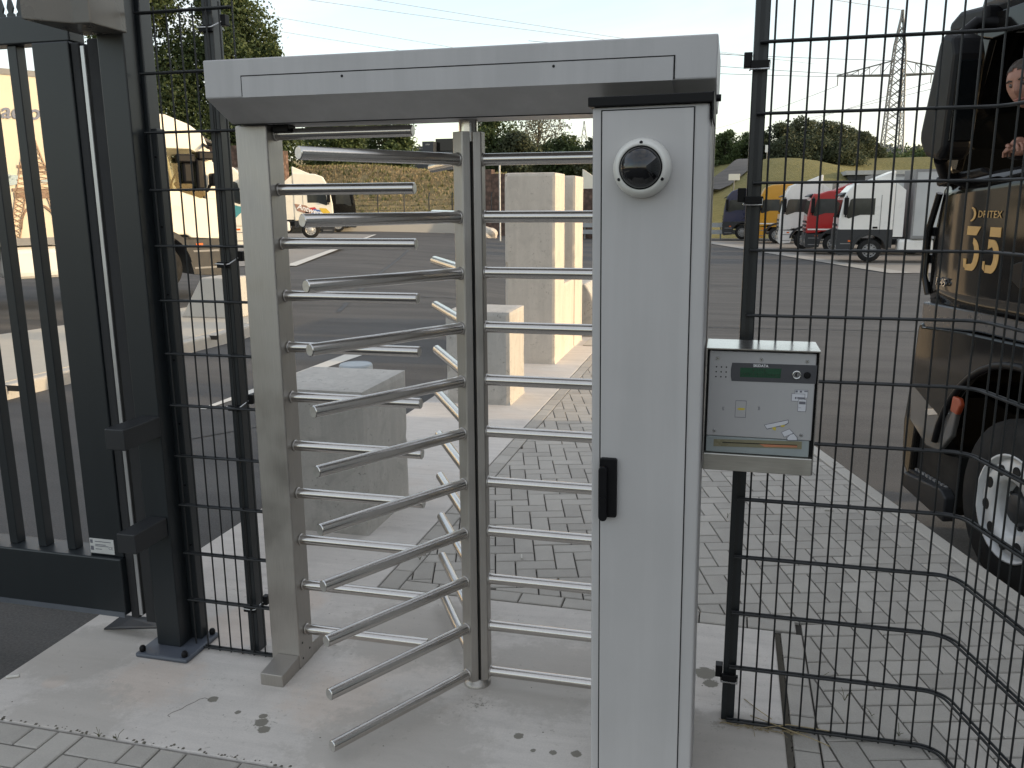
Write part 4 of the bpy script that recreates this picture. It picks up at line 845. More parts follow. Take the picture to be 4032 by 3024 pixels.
for lab, (x, y), pm, lm, kw in (
        ('white cab lorry with dark grey lower body, closest of the right-hand row', (5.95, 40.9), P_WHITE, P_DGREY, dict(roof=3.55, trailer=CURTAIN, tz=3.95, low=1.42)),
        ('red cab lorry parked between two white ones', (5.08, 46.9), P_RED, P_DGREY, dict(roof=3.20, stripe=P_WHITE, trailer=CURTAIN, tz=3.9)),
        ('white cab lorry parked between the red and the yellow one', (3.97, 51.6), P_WHITE, P_WHITE, dict(roof=3.70, trailer=CURTAIN_W, tz=3.7)),
        ('yellow cab lorry next to the dark fence post', (2.85, 58.7), P_YEL, P_YEL, dict(roof=3.72, stripe=P_WHITE, spoiler=False, trailer=CURTAIN_W, tz=3.85)),
        ('navy blue cab lorry at the far end of the right-hand row', (0.75, 63.8), P_BLUE, P_DGREY, dict(roof=3.55, spoiler=False, trailer=CURTAIN, tz=3.5, low=1.25))):
    truck(lab, (x, y + 1.22, gzf(x, y) + 0.02), H, pm, lm, sides=(1,), rim=RIMD, group='lorries in the right-hand row', **kw)

hd = math.radians(28)
def on_side(x, y, h): return (x - math.sin(h) * 1.25, y + math.cos(h) * 1.25)
px, py = on_side(-23.8, 46.3, hd)
ant = truck('cream white lorry with bright printed cab side, in front of the black one', (px, py, gzf(px, py)), hd, P_CREAM, P_DGREY, roof=3.72, trailer=CURTAIN_W, sides=(-1,), group='lorries in the left-hand row')
PRC = [plain('print_red', (0.45, 0.03, 0.03), 0.5), plain('print_blue', (0.04, 0.12, 0.36), 0.5), plain('print_yellow', (0.62, 0.42, 0.04), 0.5), plain('print_brown', (0.30, 0.17, 0.12), 0.5)]
for c, pts in ((3, [(-0.85, 2.0), (-0.2, 1.9), (0.3, 1.5), (-0.1, 1.4), (-0.7, 1.6)]), (0, [(-0.1, 1.75), (0.3, 1.8), (0.5, 1.55), (0.2, 1.45)]), (1, [(0.25, 1.70), (0.6, 1.62), (0.55, 1.25), (0.1, 1.2), (0.05, 1.4)]), (2, [(0.55, 1.75), (0.95, 1.72), (1.15, 1.5), (1.15, 1.15), (0.6, 1.2), (0.7, 1.45)])):
    MB().prism([(-a * -1, b) for a, b in pts], 'y', -1.232 - 0.002 * c, -1.222).build('print_patch', PRC[c], ant)
text('lettering', 'Antwerp', 0.42, plain('white_print', (0.75, 0.75, 0.75), 0.5), ant, text_frame((0.05, -1.242, 1.62), (1, 0, -0.32), (0.32, 0, 1)), ext=0.002, off=0.008)
px, py = on_side(-28.7, 60.3, hd); truck('black cab lorry at the back of the left-hand row', (px, py, gzf(px, py)), hd, P_BLACK, P_DGREY, roof=3.35, spoiler=False, trailer=CURTAIN, tz=3.4, sides=(-1,), group='lorries in the left-hand row')
px, py = on_side(-19.6, 30.2, math.radians(33))
tl = truck('white and teal lorry glimpsed beside the steel turnstile post', (px, py, gzf(px, py)), math.radians(33), P_CREAM, P_CREAM, roof=3.5, trailer=CURTAIN_W, sides=(-1,), group='lorries in the left-hand row')
MB().prism([(-0.85, 1.3), (0.7, 1.3), (1.2, 1.75), (0.2, 2.0), (-0.85, 2.0)], 'y', -1.236, -1.223).build('teal_panel', P_TEAL, tl)
hd2 = math.radians(55); px, py = on_side(-10.7, 14.45, hd2)
et = truck('cream white lorry with a lattice tower printed on its trailer', (px, py, 0.06), hd2, P_CREAM, P_DGREY, roof=3.42, trailer=plain('printed_curtain', (0.62, 0.545, 0.42), 0.6, var=0.10, scale=0.8), sides=(-1,), group='lorries in the left-hand row', tz=3.95, small_mirror=True, hollow=True, window_low=1.98)
# print on the trailer curtain: lettering and a plain lattice tower
TW = plain('tower_print', (0.36, 0.25, 0.17), 0.7); TB_ = plain('tower_print_dark', (0.24, 0.16, 0.11), 0.7)
ty0 = -1.2785
def tprint(name, pts, mat, lift=0.0): return MB().prism(pts, 'y', ty0 - 0.003 - lift, ty0 + 0.015 - lift).build(name, mat, et)
ax_ = -1.97
def hwid(z): return 0.03 + 0.17 * max(0, (3.10 - z) / 0.75) ** 1.3 if z > 2.35 else 0.20 + 0.10 * (2.35 - z) / 0.4 if z > 1.95 else 0.30 + 0.18 * (1.95 - z) / 0.8
def tbar(mb, a, b, w):
    d = Vector((b[0] - a[0], b[1] - a[1])).normalized(); n = Vector((-d.y, d.x)) * w / 2
    mb.prism([(a[0] - n.x, a[1] - n.y), (b[0] - n.x, b[1] - n.y), (b[0] + n.x, b[1] + n.y), (a[0] + n.x, a[1] + n.y)], 'y', ty0 - 0.004, ty0 + 0.015)
tb = MB(); zz = list(np.linspace(3.10, 1.15, 24))
for z0, z1 in zip(zz[:-1], zz[1:]):
    h0, h1 = hwid(z0), hwid(z1)
    if z1 > 1.9:
        tbar(tb, (ax_ - h0, z0), (ax_ + h1, z1), 0.012); tbar(tb, (ax_ + h0, z0), (ax_ - h1, z1), 0.012)
    else:
        for s in (-1, 1):
            i0, i1 = h0 - 0.15, h1 - 0.15; tbar(tb, (ax_ + s * h0, z0), (ax_ + s * i1, z1), 0.012); tbar(tb, (ax_ + s * i0, z0), (ax_ + s * h1, z1), 0.012); tbar(tb, (ax_ + s * i0, z0), (ax_ + s * i1, z1), 0.018)
    for s in (-1, 1): tbar(tb, (ax_ + s * h0, z0), (ax_ + s * h1, z1), 0.020)
tb.build('tower_print', TW, et)
tb = MB()
for z, w, t in ((2.36, 0.24, 0.05), (2.28, 0.22, 0.03), (1.97, 0.36, 0.05), (1.88, 0.34, 0.10)): tbar(tb, (ax_ - w, z), (ax_ + w, z), t)
for k in range(8):
    a0, a1 = PI * k / 8, PI * (k + 1) / 8; tbar(tb, (ax_ + 0.30 * math.cos(a0), 1.30 + 0.42 * math.sin(a0)), (ax_ + 0.30 * math.cos(a1), 1.30 + 0.42 * math.sin(a1)), 0.035)
tb.build('tower_print_decks', TB_, et)
cl = MB()
for x, z, r in ((-2.36, 2.10, 0.10), (-2.28, 2.18, 0.07), (-2.42, 2.2, 0.08), (-1.80, 2.12, 0.06), (-2.6, 2.6, 0.12)):
    cl.prism([(x + r * 1.3 * math.cos(a), z + r * 0.6 * math.sin(a)) for a in np.linspace(0, 2 * PI, 12)[:-1]], 'y', ty0 - 0.002, ty0 + 0.015)
cl.build('sky_print', plain('sky_print', (0.36, 0.44, 0.46), 0.7), et)
text('lettering', 'acto', 0.36, plain('grey_lettering', (0.17, 0.19, 0.25), 0.6), et, text_frame((-2.07, ty0 - 0.003, 3.265), (1, 0, 0), (0, 0, 1)), ext=0.002, shear=0.25, sx=0.95, off=0.006)
MB().tube((0.35, -1.05, 3.3), (0.05, -1.1, 4.05), 0.012, 6).build('aerial', WHITE_PL, et)

# ------------------------------------------------------------------ black and gold lorry beside the path
bt = tag(empty('lorry', (2.76, 5.459, -0.46), math.radians(106.4)), 'black lorry with gold number 35 waiting beside the path, driver inside', 'lorry')
HW = 1.235
def side_panel(name, poly, mat, parent, y0, y1, bev=0.0): return MB().prism(poly, 'y', y0, y1).build(name, mat, parent, bevel=bev)
fl_ = [(1.16, 1.56), (1.165, 1.95), (1.06, 2.36)]
# left side wall around the open side window
def dy(x, z): return HW - (0.065 * ((x - 0.60) / 0.57) ** 2.0 if x > 0.60 else 0.0) - 0.010 * ((z - 1.95) / 0.4) ** 2
xsd = [-0.30, 0.0, 0.3, 0.5, 0.62, 0.70, 0.78, 0.86, 0.94, 1.02, 1.09, 1.14, 1.17]; top_ = lambda x: float(np.interp(x, [-0.30, 0.50, 0.90, 1.06, 1.17], [2.440, 2.375, 2.345, 2.32, 1.97])); dv = []; df = []; nz_ = 9
for off in (0.0, -0.03):
    for x in xsd:
        for k in range(nz_):
            z = 1.565 + (top_(x) - 1.565) * k / (nz_ - 1); dv.append((x, dy(x, z) + off, z))
n0 = len(xsd) * nz_
for a in range(len(xsd) - 1):
    for k in range(nz_ - 1):
        q = a * nz_ + k; df += [(q, q + 1, q + nz_ + 1, q + nz_), (n0 + q, n0 + q + nz_, n0 + q + nz_ + 1, n0 + q + 1)]
    q = a * nz_; df += [(q, q + nz_, n0 + q + nz_, n0 + q), (q + nz_ - 1, n0 + q + nz_ - 1, n0 + q + 2 * nz_ - 1, q + 2 * nz_ - 1)]
MB().add(dv, df, True).build('door', P_BLACK, bt)
side_panel('door', [(-0.30, 1.565), (1.165, 1.565), (1.165, 1.95), (1.06, 2.36), (0.70, 2.40), (-0.30, 2.46)], P_BLACK, bt, -HW, -HW + 0.03, 0.008)
for s in (-1, 1):
    ya, yb = sorted((s * (HW - 0.05), s * (HW - 0.008)))
    side_panel('pillar', [(1.085, 2.30), (0.90, 2.345), (0.66, 3.12), (0.80, 3.16)], P_BLACK, bt, ya, yb, 0.006)
    side_panel('header', [(0.80, 3.16), (0.64, 3.12), (-0.92, 3.16), (-0.92, 3.26), (0.80, 3.26)], P_BLACK, bt, ya, yb, 0.006)
    side_panel('rear_wall_side', [(-0.30, 1.30), (-0.92, 1.30), (-0.92, 3.18), (-0.30, 3.18)], P_BLACK, bt, ya, yb, 0.006)
MB().box(-0.94, -0.90, -HW + 0.01, HW - 0.01, 1.1, 3.6).build('rear_wall', P_BLACK, bt, bevel=0.01)
MB().prism([(1.16, 1.57), (1.20, 1.60), (1.205, 1.95), (1.12, 2.30), (1.08, 2.30), (1.13, 1.95)], 'y', -HW + 0.03, HW - 0.068).build('front_panel', P_BLACK, bt, bevel=0.02)
MB().prism([(1.115, 2.30), (0.80, 3.18), (0.785, 3.18), (1.10, 2.30)], 'y', -HW + 0.06, HW - 0.06).build('windscreen', GLASS, bt)
roofp = [(0.86, 3.26), (0.80, 3.40), (0.58, 3.62), (0.10, 3.86), (-0.92, 3.95), (-0.92, 3.26)]
MB().prism(roofp, 'y', -HW + 0.01, HW - 0.01).build('roof', plain('roof_grey', (0.06, 0.062, 0.066), 0.35), bt, bevel=0.07, seg=3)
side_panel('roof_stripe', [(0.50, 3.30), (0.62, 3.52), (0.2, 3.72), (-0.6, 3.80), (-0.6, 3.40)], plain('roof_panel_grey', (0.22, 0.23, 0.25), 0.3), bt, HW - 0.012, HW - 0.004)
MB().prism([(0.62, 3.17), (1.00, 3.20), (1.01, 3.27), (0.90, 3.32), (0.62, 3.30)], 'y', -HW - 0.05, HW + 0.06).build('sun_visor', BLACK, bt, bevel=0.03, seg=3)
MB().box(-0.90, 1.10, -HW + 0.04, HW - 0.04, 1.44, 1.58).build('cab_floor', SLOT, bt)
MB().prism([(1.02, 1.6), (1.14, 1.62), (1.06, 2.28), (0.74, 2.34), (0.70, 2.2)], 'y', -HW + 0.05, HW - 0.05).build('dashboard', P_DGREY, bt, bevel=0.03)
mb = MB(); pts = [(0.60 + 0.06 * math.sin(a) , 0.62 + 0.22 * math.cos(a), 2.36 + 0.21 * math.sin(a)) for a in np.linspace(0, 2 * PI, 25)]; mb.path(pts, 0.017, 8, False); mb.build('steering_wheel', BLACK, bt)
MB().prism([(-0.10, 1.95), (0.30, 1.98), (0.30, 2.10), (0.02, 2.12), (-0.12, 2.85), (-0.26, 2.85), (-0.22, 1.98)], 'y', 0.35, 0.86).build('seat', P_DGREY, bt, bevel=0.05, seg=3)
# lower body: ledge, wheel arch panel, bumper, headlight, step
MB().prism([(1.10, 1.38), (1.16, 1.44), (1.16, 1.55), (-0.9, 1.60), (-0.9, 1.46), (0.5, 1.44)], 'y', -HW + 0.02, HW - 0.02).build('sill_panel', plain('sill_grey', (0.055, 0.062, 0.072), 0.28), bt, bevel=0.012)
ap = [(1.13, 0.98), (1.10, 1.39)] + [(0.55, 1.43)] + [(-0.95, 1.47), (-0.95, 0.70)] + arch(0, 0.52, 0.80, 168, 22, 14) + [(0.80, 0.86)]
side_panel('arch_panel', ap, P_BLACK, bt, HW - 0.05, HW + 0.012, 0.012); side_panel('arch_panel', ap, P_BLACK, bt, -HW - 0.012, -HW + 0.05, 0.012)
lip = MB(); lp = [(q[0], HW + 0.018, q[1]) for q in arch(0, 0.52, 0.80, 168, 12, 18)]; lip.path(lp, 0.022, 8); lip.build('arch_lip', BLACK, bt)
MB().prism([(1.12, 0.30), (1.26, 0.40), (1.285, 0.70), (1.24, 1.00), (1.20, 1.40), (1.12, 1.42), (1.08, 0.9)], 'y', -HW - 0.01, HW - 0.02).build('bumper', P_BLACK, bt, bevel=0.03, seg=3)
hl_ = [(1.17, 0.99), (1.14, 0.74), (0.90, 0.62), (0.74, 0.63), (0.62, 0.76), (0.585, 0.92)]
side_panel('headlight', hl_, plain('lamp_glass', (0.10, 0.095, 0.09), 0.08, var=0.05, spec=0.8), bt, HW - 0.03, HW + 0.006, 0.01)
side_panel('headlight_chrome', [(0.95, 0.86), (0.70, 0.93), (0.66, 0.90), (0.90, 0.83)], CHROME, bt, HW + 0.006, HW + 0.011, 0.002)
side_panel('lower_corner', [(1.20, 0.72), (1.14, 0.30), (0.66, 0.22), (0.60, 0.30), (0.62, 0.62), (0.74, 0.60), (0.90, 0.59)], SLOT, bt, HW - 0.22, HW - 0.06)
stp = MB(); stp.prism([(1.16, 0.36), (1.14, 0.26), (0.60, 0.20), (0.60, 0.36), (0.66, 0.40)], 'y', HW - 0.06, HW + 0.015); so = stp.build('step', P_DGREY, bt, bevel=0.01)
tr_ = MB()
for i in range(5):
    for j in range(9): tr_.box(0.70 + 0.047 * j, 0.73 + 0.047 * j, HW - 0.20 + 0.035 * i, HW - 0.185 + 0.035 * i, 0.385 + 0.0, 0.402)
MB().box(0.66, 1.14, HW - 0.22, HW - 0.02, 0.37, 0.386).build('step_tread', P_DGREY, bt); tr_.build('tread_studs', P_MGREY, so)
side_panel('side_marker', [(0.60, 1.03), (0.615, 0.93), (0.54, 0.92), (0.505, 0.99), (0.53, 1.03)], plain('marker_lens', (0.30, 0.055, 0.022), 0.3), bt, HW + 0.0, HW + 0.035, 0.01)
# front grille frame seen edge on
fg = MB()
for z in (1.05, 1.22, 1.62, 1.80, 1.98): fg.box(1.20, 1.27, -HW + 0.1, HW - 0.07, z, z + 0.06)
fg.build('grille', BLACK, bt, bevel=0.01)
MB().path([(1.17, HW - 0.055, 1.60), (1.225, HW - 0.05, 1.72), (1.225, HW - 0.05, 2.02), (1.13, HW - 0.05, 2.26)], 0.022, 8).build('air_deflector', P_BLACK, bt)
# wheels
wf = wheel(bt, 0, HW - 0.17, 1, r=0.51, w=0.32)
RIMW = plain('white_rim', (0.55, 0.55, 0.54), 0.4)
big = MB().lathe([(0.305, 0.150), (0.312, 0.166), (0.298, 0.168), (0.288, 0.120), (0.262, 0.150), (0.165, 0.160), (0.150, 0.112), (0.138, 0.060), (0.05, 0.055)], 48, close='last').build('wheel_disc', RIMW, wf)
hub = MB().lathe([(0.149, 0.062), (0.140, 0.066), (0.105, 0.068), (0.092, 0.075), (0.090, 0.115), (0.075, 0.128), (0.012, 0.130)], 28, close='last').build('hub', P_DGREY, wf)
nub = MB().lathe([(0.012, 0), (0.012, 0.012), (0.008, 0.016)], 6).mesh('wheel_nut', P_DGREY); hh = MB().lathe([(0.033, 0), (0.033, 0.005)], 16).mesh('hand_hole', SLOT)
for k in range(10):
    a = 2 * PI * k / 10 + 0.2; link('hand_hole', hh, wf, (0.222 * math.cos(a), 0.222 * math.sin(a), 0.1535)); link('wheel_nut', nub, wf, (0.128 * math.cos(a), 0.128 * math.sin(a), 0.068))
for c in [c for c in wf.children if c.name.split('.')[0] == 'rim' or (c.name.split('.')[0] in ('hand_hole', 'wheel_nut') and c.data not in (hh, nub))]: bpy.data.objects.remove(c)
wheel(bt, 0, -HW + 0.17, -1, r=0.51, w=0.32); wheel(bt, -3.7, HW - 0.17, 1, front=False); wheel(bt, -3.7, -HW + 0.17, -1, front=False)
MB().box(-5.6, 0.9, -0.42, 0.42, 0.70, 0.98).build('chassis', P_DGREY, bt)
side_panel('wheel_housing', arch(0, 0.52, 0.78, 178, 2, 12), SLOT, bt, HW - 0.55, HW - 0.50)
# mirror: tall black housing on two arms
mir = MB(); mp_ = [(0.87, 2.62), (0.87, 2.56), (0.79, 2.47), (0.63, 2.44), (0.57, 2.50), (0.53, 3.02), (0.57, 3.12), (0.69, 3.16), (0.74, 3.11)]
mir.prism([(x - 0.03, z) for x, z in mp_], 'y', HW + 0.09, HW + 0.27); mo = mir.build('mirror', BLACK, bt, bevel=0.045, seg=3)
MB().prism([(0.60, 2.52), (0.525, 2.55), (0.495, 2.98), (0.56, 3.04)], 'y', HW + 0.12, HW + 0.25).build('mirror_glass', GLASS, mo)
MB().path([(0.72, HW + 0.18, 2.46), (0.80, HW + 0.10, 2.37), (0.78, HW - 0.02, 2.33)], 0.045, 10).build('mirror_arm', BLACK, mo)
MB().path([(0.66, HW + 0.16, 3.14), (0.66, HW + 0.08, 3.21), (0.62, HW - 0.03, 3.20)], 0.035, 10).build('mirror_arm', BLACK, mo)
MB().prism([(1.00, 2.30), (1.02, 2.36), (0.52, 2.40), (0.44, 2.36)], 'y', HW, HW + 0.05).build('mirror_foot', BLACK, bt, bevel=0.015)
# gold lettering on the door (front is to the left when seen from outside)
FR = lambda x, z, tilt=0: text_frame((x, HW + 0.0025, z), (-1, 0, 0), (0, 0, 1))
text('lettering', 'DRI', 0.058, P_GOLD, bt, FR(0.525, 2.132), ext=0.0012, sx=1.1, space=1.1); text('lettering', 'TEX', 0.058, P_GOLD, bt, FR(0.405, 2.132), ext=0.0012, sx=1.1, space=1.1)
dl = [(0.655 - 0.055 * math.sin(a), 2.132 + 0.043 * math.cos(a)) for a in np.linspace(0.1, PI - 0.1, 12)]; dl2 = [(0.655 - 0.033 * math.sin(a), 2.132 + 0.034 * math.cos(a)) for a in np.linspace(PI - 0.1, 0.1, 12)]
MB().prism(dl + dl2, 'y', HW + 0.001, HW + 0.0035).build('gold_emblem', P_GOLD, bt)
def gold(pts): return MB().prism(pts, 'y', HW + 0.001, HW + 0.0035).build('gold_digit', P_GOLD, bt)
# 3
gold([(0.675, 2.062), (0.535, 2.062), (0.575, 2.010), (0.675, 2.010)])
gold([(0.600, 1.995)] + [(0.605 - 0.075 * math.sin(a), 1.895 + 0.098 * math.cos(a)) for a in np.linspace(0.25, 2.9, 12)] + [(0.66, 1.800), (0.66, 1.835)] + [(0.612 - 0.032 * math.sin(a), 1.90 + 0.065 * math.cos(a)) for a in np.linspace(2.7, 0.3, 10)])
gold([(0.690, 1.868), (0.655, 1.868), (0.655, 1.805), (0.680, 1.82)])
# 5
gold([(0.440, 2.062), (0.335, 2.062), (0.335, 2.008), (0.440, 2.008)])
gold([(0.445, 1.992)] + [(0.405 - 0.072 * math.sin(a), 1.895 + 0.098 * math.cos(a)) for a in np.linspace(0.2, 2.95, 12)] + [(0.455, 1.80), (0.455, 1.845)] + [(0.412 - 0.030 * math.sin(a), 1.895 + 0.056 * math.cos(a)) for a in np.linspace(2.7, 0.2, 10)] + [(0.445, 1.935)])
gold([(0.490, 1.865), (0.462, 1.865), (0.462, 1.808), (0.482, 1.82)])
text('lettering', '1845', 0.072, ZINC, bt, text_frame((0.945, HW - 0.012, 1.70), (-1, 0.13, 0), (0, 0, 1)), ext=0.006, shear=0.2, sx=1.15)
MB().prism([(0.20, 1.86), (0.12, 1.885), (-0.02, 1.885), (-0.06, 1.84), (-0.02, 1.76), (0.10, 1.74), (0.20, 1.79)], 'y', HW, HW + 0.012).build('door_handle', BLACK, bt, bevel=0.004)
# fairings and skirts added to stop sun leaking behind the cab and under the trailer
for s_ in (-1, 1):
    ya, yb = sorted((s_ * 1.13, s_ * 1.20)); MB().box(-1.66, -0.945, ya, yb, 1.05, 3.85).build('side_fairing', P_BLACK, bt, bevel=0.01); MB().box(-3.15, -0.96, ya, yb, 0.28, 1.04).build('sun_block_skirt', P_BLACK, bt, bevel=0.01)
    MB().box(-12.0, -4.4, ya, yb, 0.32, 1.0).build('trailer_sun_block', CURTAIN, bt)
# out-of-view trailer, built for the shade it casts
x1 = -1.7; MB().box(x1 - 13.6, x1, -1.26, 1.26, 1.12, 4.0).build('trailer_body', CURTAIN, bt, bevel=0.02)
MB().box(x1 - 13.62, x1 + 0.012, -1.272, 1.272, 1.02, 1.16).build('trailer_frame', P_MGREY, bt)
for i in range(3): wheel(bt, x1 - 11.4 + 1.31 * i, 1.06, 1, detail=False, front=False); wheel(bt, x1 - 11.4 + 1.31 * i, -1.06, -1, detail=False, front=False)

# ------------------------------------------------------------------ driver leaning at the open window
pm = bpy.data.meshes.new('person'); bmv = [((0, 0, 0), 0.15), ((0.01, 0.15, 0.17), 0.150), ((0.02, 0.36, 0.36), 0.160), ((0.03, 0.57, 0.50), 0.080), ((0.03, 0.69, 0.595), 0.056),
     ((-0.18, 0.38, 0.40), 0.080), ((-0.24, 0.62, 0.40), 0.058), ((-0.06, 0.72, 0.395), 0.044), ((0.02, 0.74, 0.40), 0.032),
     ((0.22, 0.36, 0.40), 0.080), ((0.34, 0.58, 0.40), 0.058), ((0.22, 0.70, 0.39), 0.044), ((0.15, 0.735, 0.395), 0.032),
     ((0.22, 0.11, -0.02), 0.11), ((0.48, 0.13, 0.0), 0.085), ((0.22, -0.11, -0.02), 0.11), ((0.48, -0.13, 0.0), 0.085)]
pm.from_pydata([v for v, r in bmv], [(0, 1), (1, 2), (2, 3), (3, 4), (2, 5), (5, 6), (6, 7), (7, 8), (2, 9), (9, 10), (10, 11), (11, 12), (0, 13), (13, 14), (0, 15), (15, 16)], [])
SHIRT = plain('dark_shirt', (0.022, 0.020, 0.020), 0.85, var=0.25); SKIN = plain('skin', (0.29, 0.14, 0.095), 0.5, var=0.08, scale=9); HAIR = plain('hair', (0.035, 0.024, 0.016), 0.7, var=0.4, scale=60)
pm.materials.append(SHIRT); po = bpy.data.objects.new('person', pm); COL.objects.link(po)
po.modifiers.new('skin', 'SKIN'); sv = pm.skin_vertices[0].data
for i, (v, r) in enumerate(bmv): sv[i].radius = (r, r); sv[i].use_root = (i == 0)
po.modifiers.new('sub', 'SUBSURF').levels = 2; po.modifiers['sub'].render_levels = 2
dg = bpy.context.evaluated_depsgraph_get(); bpy.context.view_layer.update(); dg.update()
body = bpy.data.meshes.new_from_object(po.evaluated_get(dg)); bpy.data.objects.remove(po)
body.polygons.foreach_set('use_smooth', [True] * len(body.polygons))
bt_M = Matrix.Translation((2.76, 5.459, -0.46)) @ Matrix.Rotation(math.radians(106.4), 4, 'Z')
per = link('person', body); tag(per, 'man in dark top leaning towards the open window of the black lorry', 'person')
per.matrix_world = bt_M @ Matrix.Translation((-0.01, 0.60, 2.08))
# head as one sculpted surface: x forward, z up, centre of the skull at the origin
def head_mesh():
    bm = bmesh.new(); bmesh.ops.create_uvsphere(bm, u_segments=40, v_segments=32, radius=1.0)
    g = lambda x, y, z, cx, cy, cz, s: math.exp(-((x - cx) ** 2 + (y - cy) ** 2 + (z - cz) ** 2) / (2 * s * s))
    for v in bm.verts:
        x, y, z = v.co; X, Y, Z = x * 0.098, y * 0.076, z * 0.118
        if z < 0: Y *= 1 - 0.26 * (-z) ** 1.2; X = X * (1 - 0.12 * (-z)) + 0.010 * (-z)
        if z < -0.75: X += 0.012 * (1 if x > 0 else 0)
        if x > 0.2: X = 0.092 * (x ** 0.75) if x > 0.45 else X
        if x > 0:
            X += 0.024 * g(x, y, z, 1, 0, -0.22, 0.13) + 0.012 * g(x, y, z, 1, 0, 0.02, 0.10)
            X -= 0.012 * (g(x, y, z, 0.92, 0.36, 0.08, 0.14) + g(x, y, z, 0.92, -0.36, 0.08, 0.14))
            X += 0.007 * (g(x, y, z, 0.9, 0.36, 0.28, 0.16) + g(x, y, z, 0.9, -0.36, 0.28, 0.16))
            X += 0.009 * g(x, y, z, 0.85, 0, -0.52, 0.10) - 0.008 * g(x, y, z, 0.84, 0, -0.565, 0.05) + 0.010 * g(x, y, z, 0.6, 0, -0.85, 0.16)
        for s in (-1, 1):
            e = g(x, y, z, -0.05, s * 1.0, -0.02, 0.15); Y += s * 0.016 * e; X -= 0.004 * e
        v.co = (X, Y, Z)
    me = bpy.data.meshes.new('head'); bm.to_mesh(me); bm.free(); me.polygons.foreach_set('use_smooth', [True] * len(me.polygons)); me.materials.append(SKIN); return me
hM = Matrix.Translation((0.04, 0.785, 0.715)) @ Matrix.Rotation(math.radians(122), 4, 'Z') @ Matrix.Rotation(math.radians(12), 4, 'Y') @ Matrix.Rotation(math.radians(10), 4, 'X')
ho = link('head', head_mesh(), per); ho.matrix_local = hM
bm = bmesh.new(); bmesh.ops.create_uvsphere(bm, u_segments=32, v_segments=24, radius=1.0); kill = []
for v in bm.verts:
    x, y, z = v.co; n = 0.004 * math.sin(23 * x + 17 * y) * math.sin(19 * z)
    v.co = (x * 0.104 - 0.002 + n, y * 0.082 + n, z * 0.120 + 0.006 + n)
    if z < -0.25 or (x > 0.25 and z < 0.62 - 0.2 * abs(y)) or (x > -0.2 and z < 0.1): kill.append(v)
bmesh.ops.delete(bm, geom=kill, context='VERTS'); me = bpy.data.meshes.new('hair'); bm.to_mesh(me); bm.free(); me.materials.append(HAIR); me.polygons.foreach_set('use_smooth', [True] * len(me.polygons))
link('hair', me, ho)
for s in (-1, 1):
    bm = bmesh.new(); bmesh.ops.create_uvsphere(bm, u_segments=14, v_segments=10, radius=0.0115); me = bpy.data.meshes.new('eye'); bm.to_mesh(me); bm.free(); me.materials.append(plain('eye_dark', (0.08, 0.06, 0.05), 0.2))
    link('eye', me, ho, (0.0755, s * 0.030, 0.010))
    MB().path([(0.088, s * 0.016, 0.030), (0.089, s * 0.031, 0.035), (0.081, s * 0.047, 0.029)], 0.0045, 6).build('eyebrow', HAIR, ho)
MB().path([(0.083, -0.024, -0.066), (0.091, 0.0, -0.064), (0.083, 0.024, -0.066)], 0.0042, 6).build('lips', plain('lips', (0.30, 0.11, 0.09), 0.5), ho)
def hand(org, fwd, up, side):
    f = Vector(fwd).normalized(); u = Vector(up).normalized(); sd = f.cross(u) * side; mbh = MB(); o = Vector(org)
    mbh.path([o - f * 0.03, o + f * 0.02, o + f * 0.06, o + f * 0.09], 0, 10, True, [0.024, 0.034, 0.040, 0.030])
    for k, L in enumerate((0.070, 0.080, 0.076, 0.060)):
        b = o + f * 0.082 + sd * (0.030 - 0.020 * k); mbh.path([b, b + f * L * 0.45, b + f * L * 0.75 - u * 0.018, b + f * L * 0.8 - u * 0.040], 0, 8, True, [0.0092, 0.0088, 0.0082, 0.0068])
    b = o + f * 0.03 + sd * 0.034; mbh.path([b, b + f * 0.03 + sd * 0.022, b + f * 0.058 + sd * 0.02 - u * 0.012], 0, 8, True, [0.012, 0.0105, 0.008]); return mbh
hand((0.03, 0.742, 0.40), (0.95, 0.1, 0.0), (0, 0.1, 1), -1).build('hand', SKIN, per); hand((0.14, 0.738, 0.415), (-0.9, 0.25, 0.05), (0, 0.1, 1), 1).build('hand', SKIN, per)

# ------------------------------------------------------------------ far terrain
def tz_(x, y):
    x = np.asarray(x, float); y = np.asarray(y, float)
    base = np.full(np.broadcast(x, y).shape, -1.6) + 0 * x
    bankL = 0.55 + 4.6 * sst(66.3, 75.5, y) + 0.012 * np.clip(y - 76, 0, 60); bankL = bankL - 0.9 * sst(-34, -22, x) * sst(66, 75, y)
    mid = 0.4 + 3.2 * sst(68, 74, y) + 0.01 * np.clip(y - 76, 0, 60)
    knoll = -1.05 + 6.2 * sst(70, 118, y) * np.exp(-((x - 6.0) / 15.0) ** 2) + 2.2 * sst(70, 130, y)
    wl = 1 - sst(-20.5, -17.5, x); wr = sst(-6.5, -2.5, x)
    h = bankL * wl + mid * (1 - wl) * (1 - wr) + knoll * wr
    far = 6 + 3 * np.sin(x * 0.011 + 1) * np.sin(y * 0.009)
    h = h * (1 - sst(125, 165, y)) + far * sst(125, 165, y)
    inside = 1 - sst(66.7, 67.5, y)
    h = h * (1 - inside) + base * inside
    side = sst(58, 75, np.abs(x)) * (1 - sst(60, 66, y)); h = h + side * 1.2
    hump = 21 * sst(300, 520, y) * (0.75 + 0.25 * np.sin(x * 0.006 + 2.2) + 0.10 * np.sin(x * 0.021))
    return h + hump
xs2 = np.concatenate([np.arange(-900, -90, 30.0), np.arange(-90, 90, 2.0), np.arange(90, 901, 30.0)])
ys2 = np.concatenate([np.arange(-900, 60, 60.0), np.arange(60, 68, 0.25), np.arange(68, 170, 2.0), np.arange(170, 1400, 30.0)])
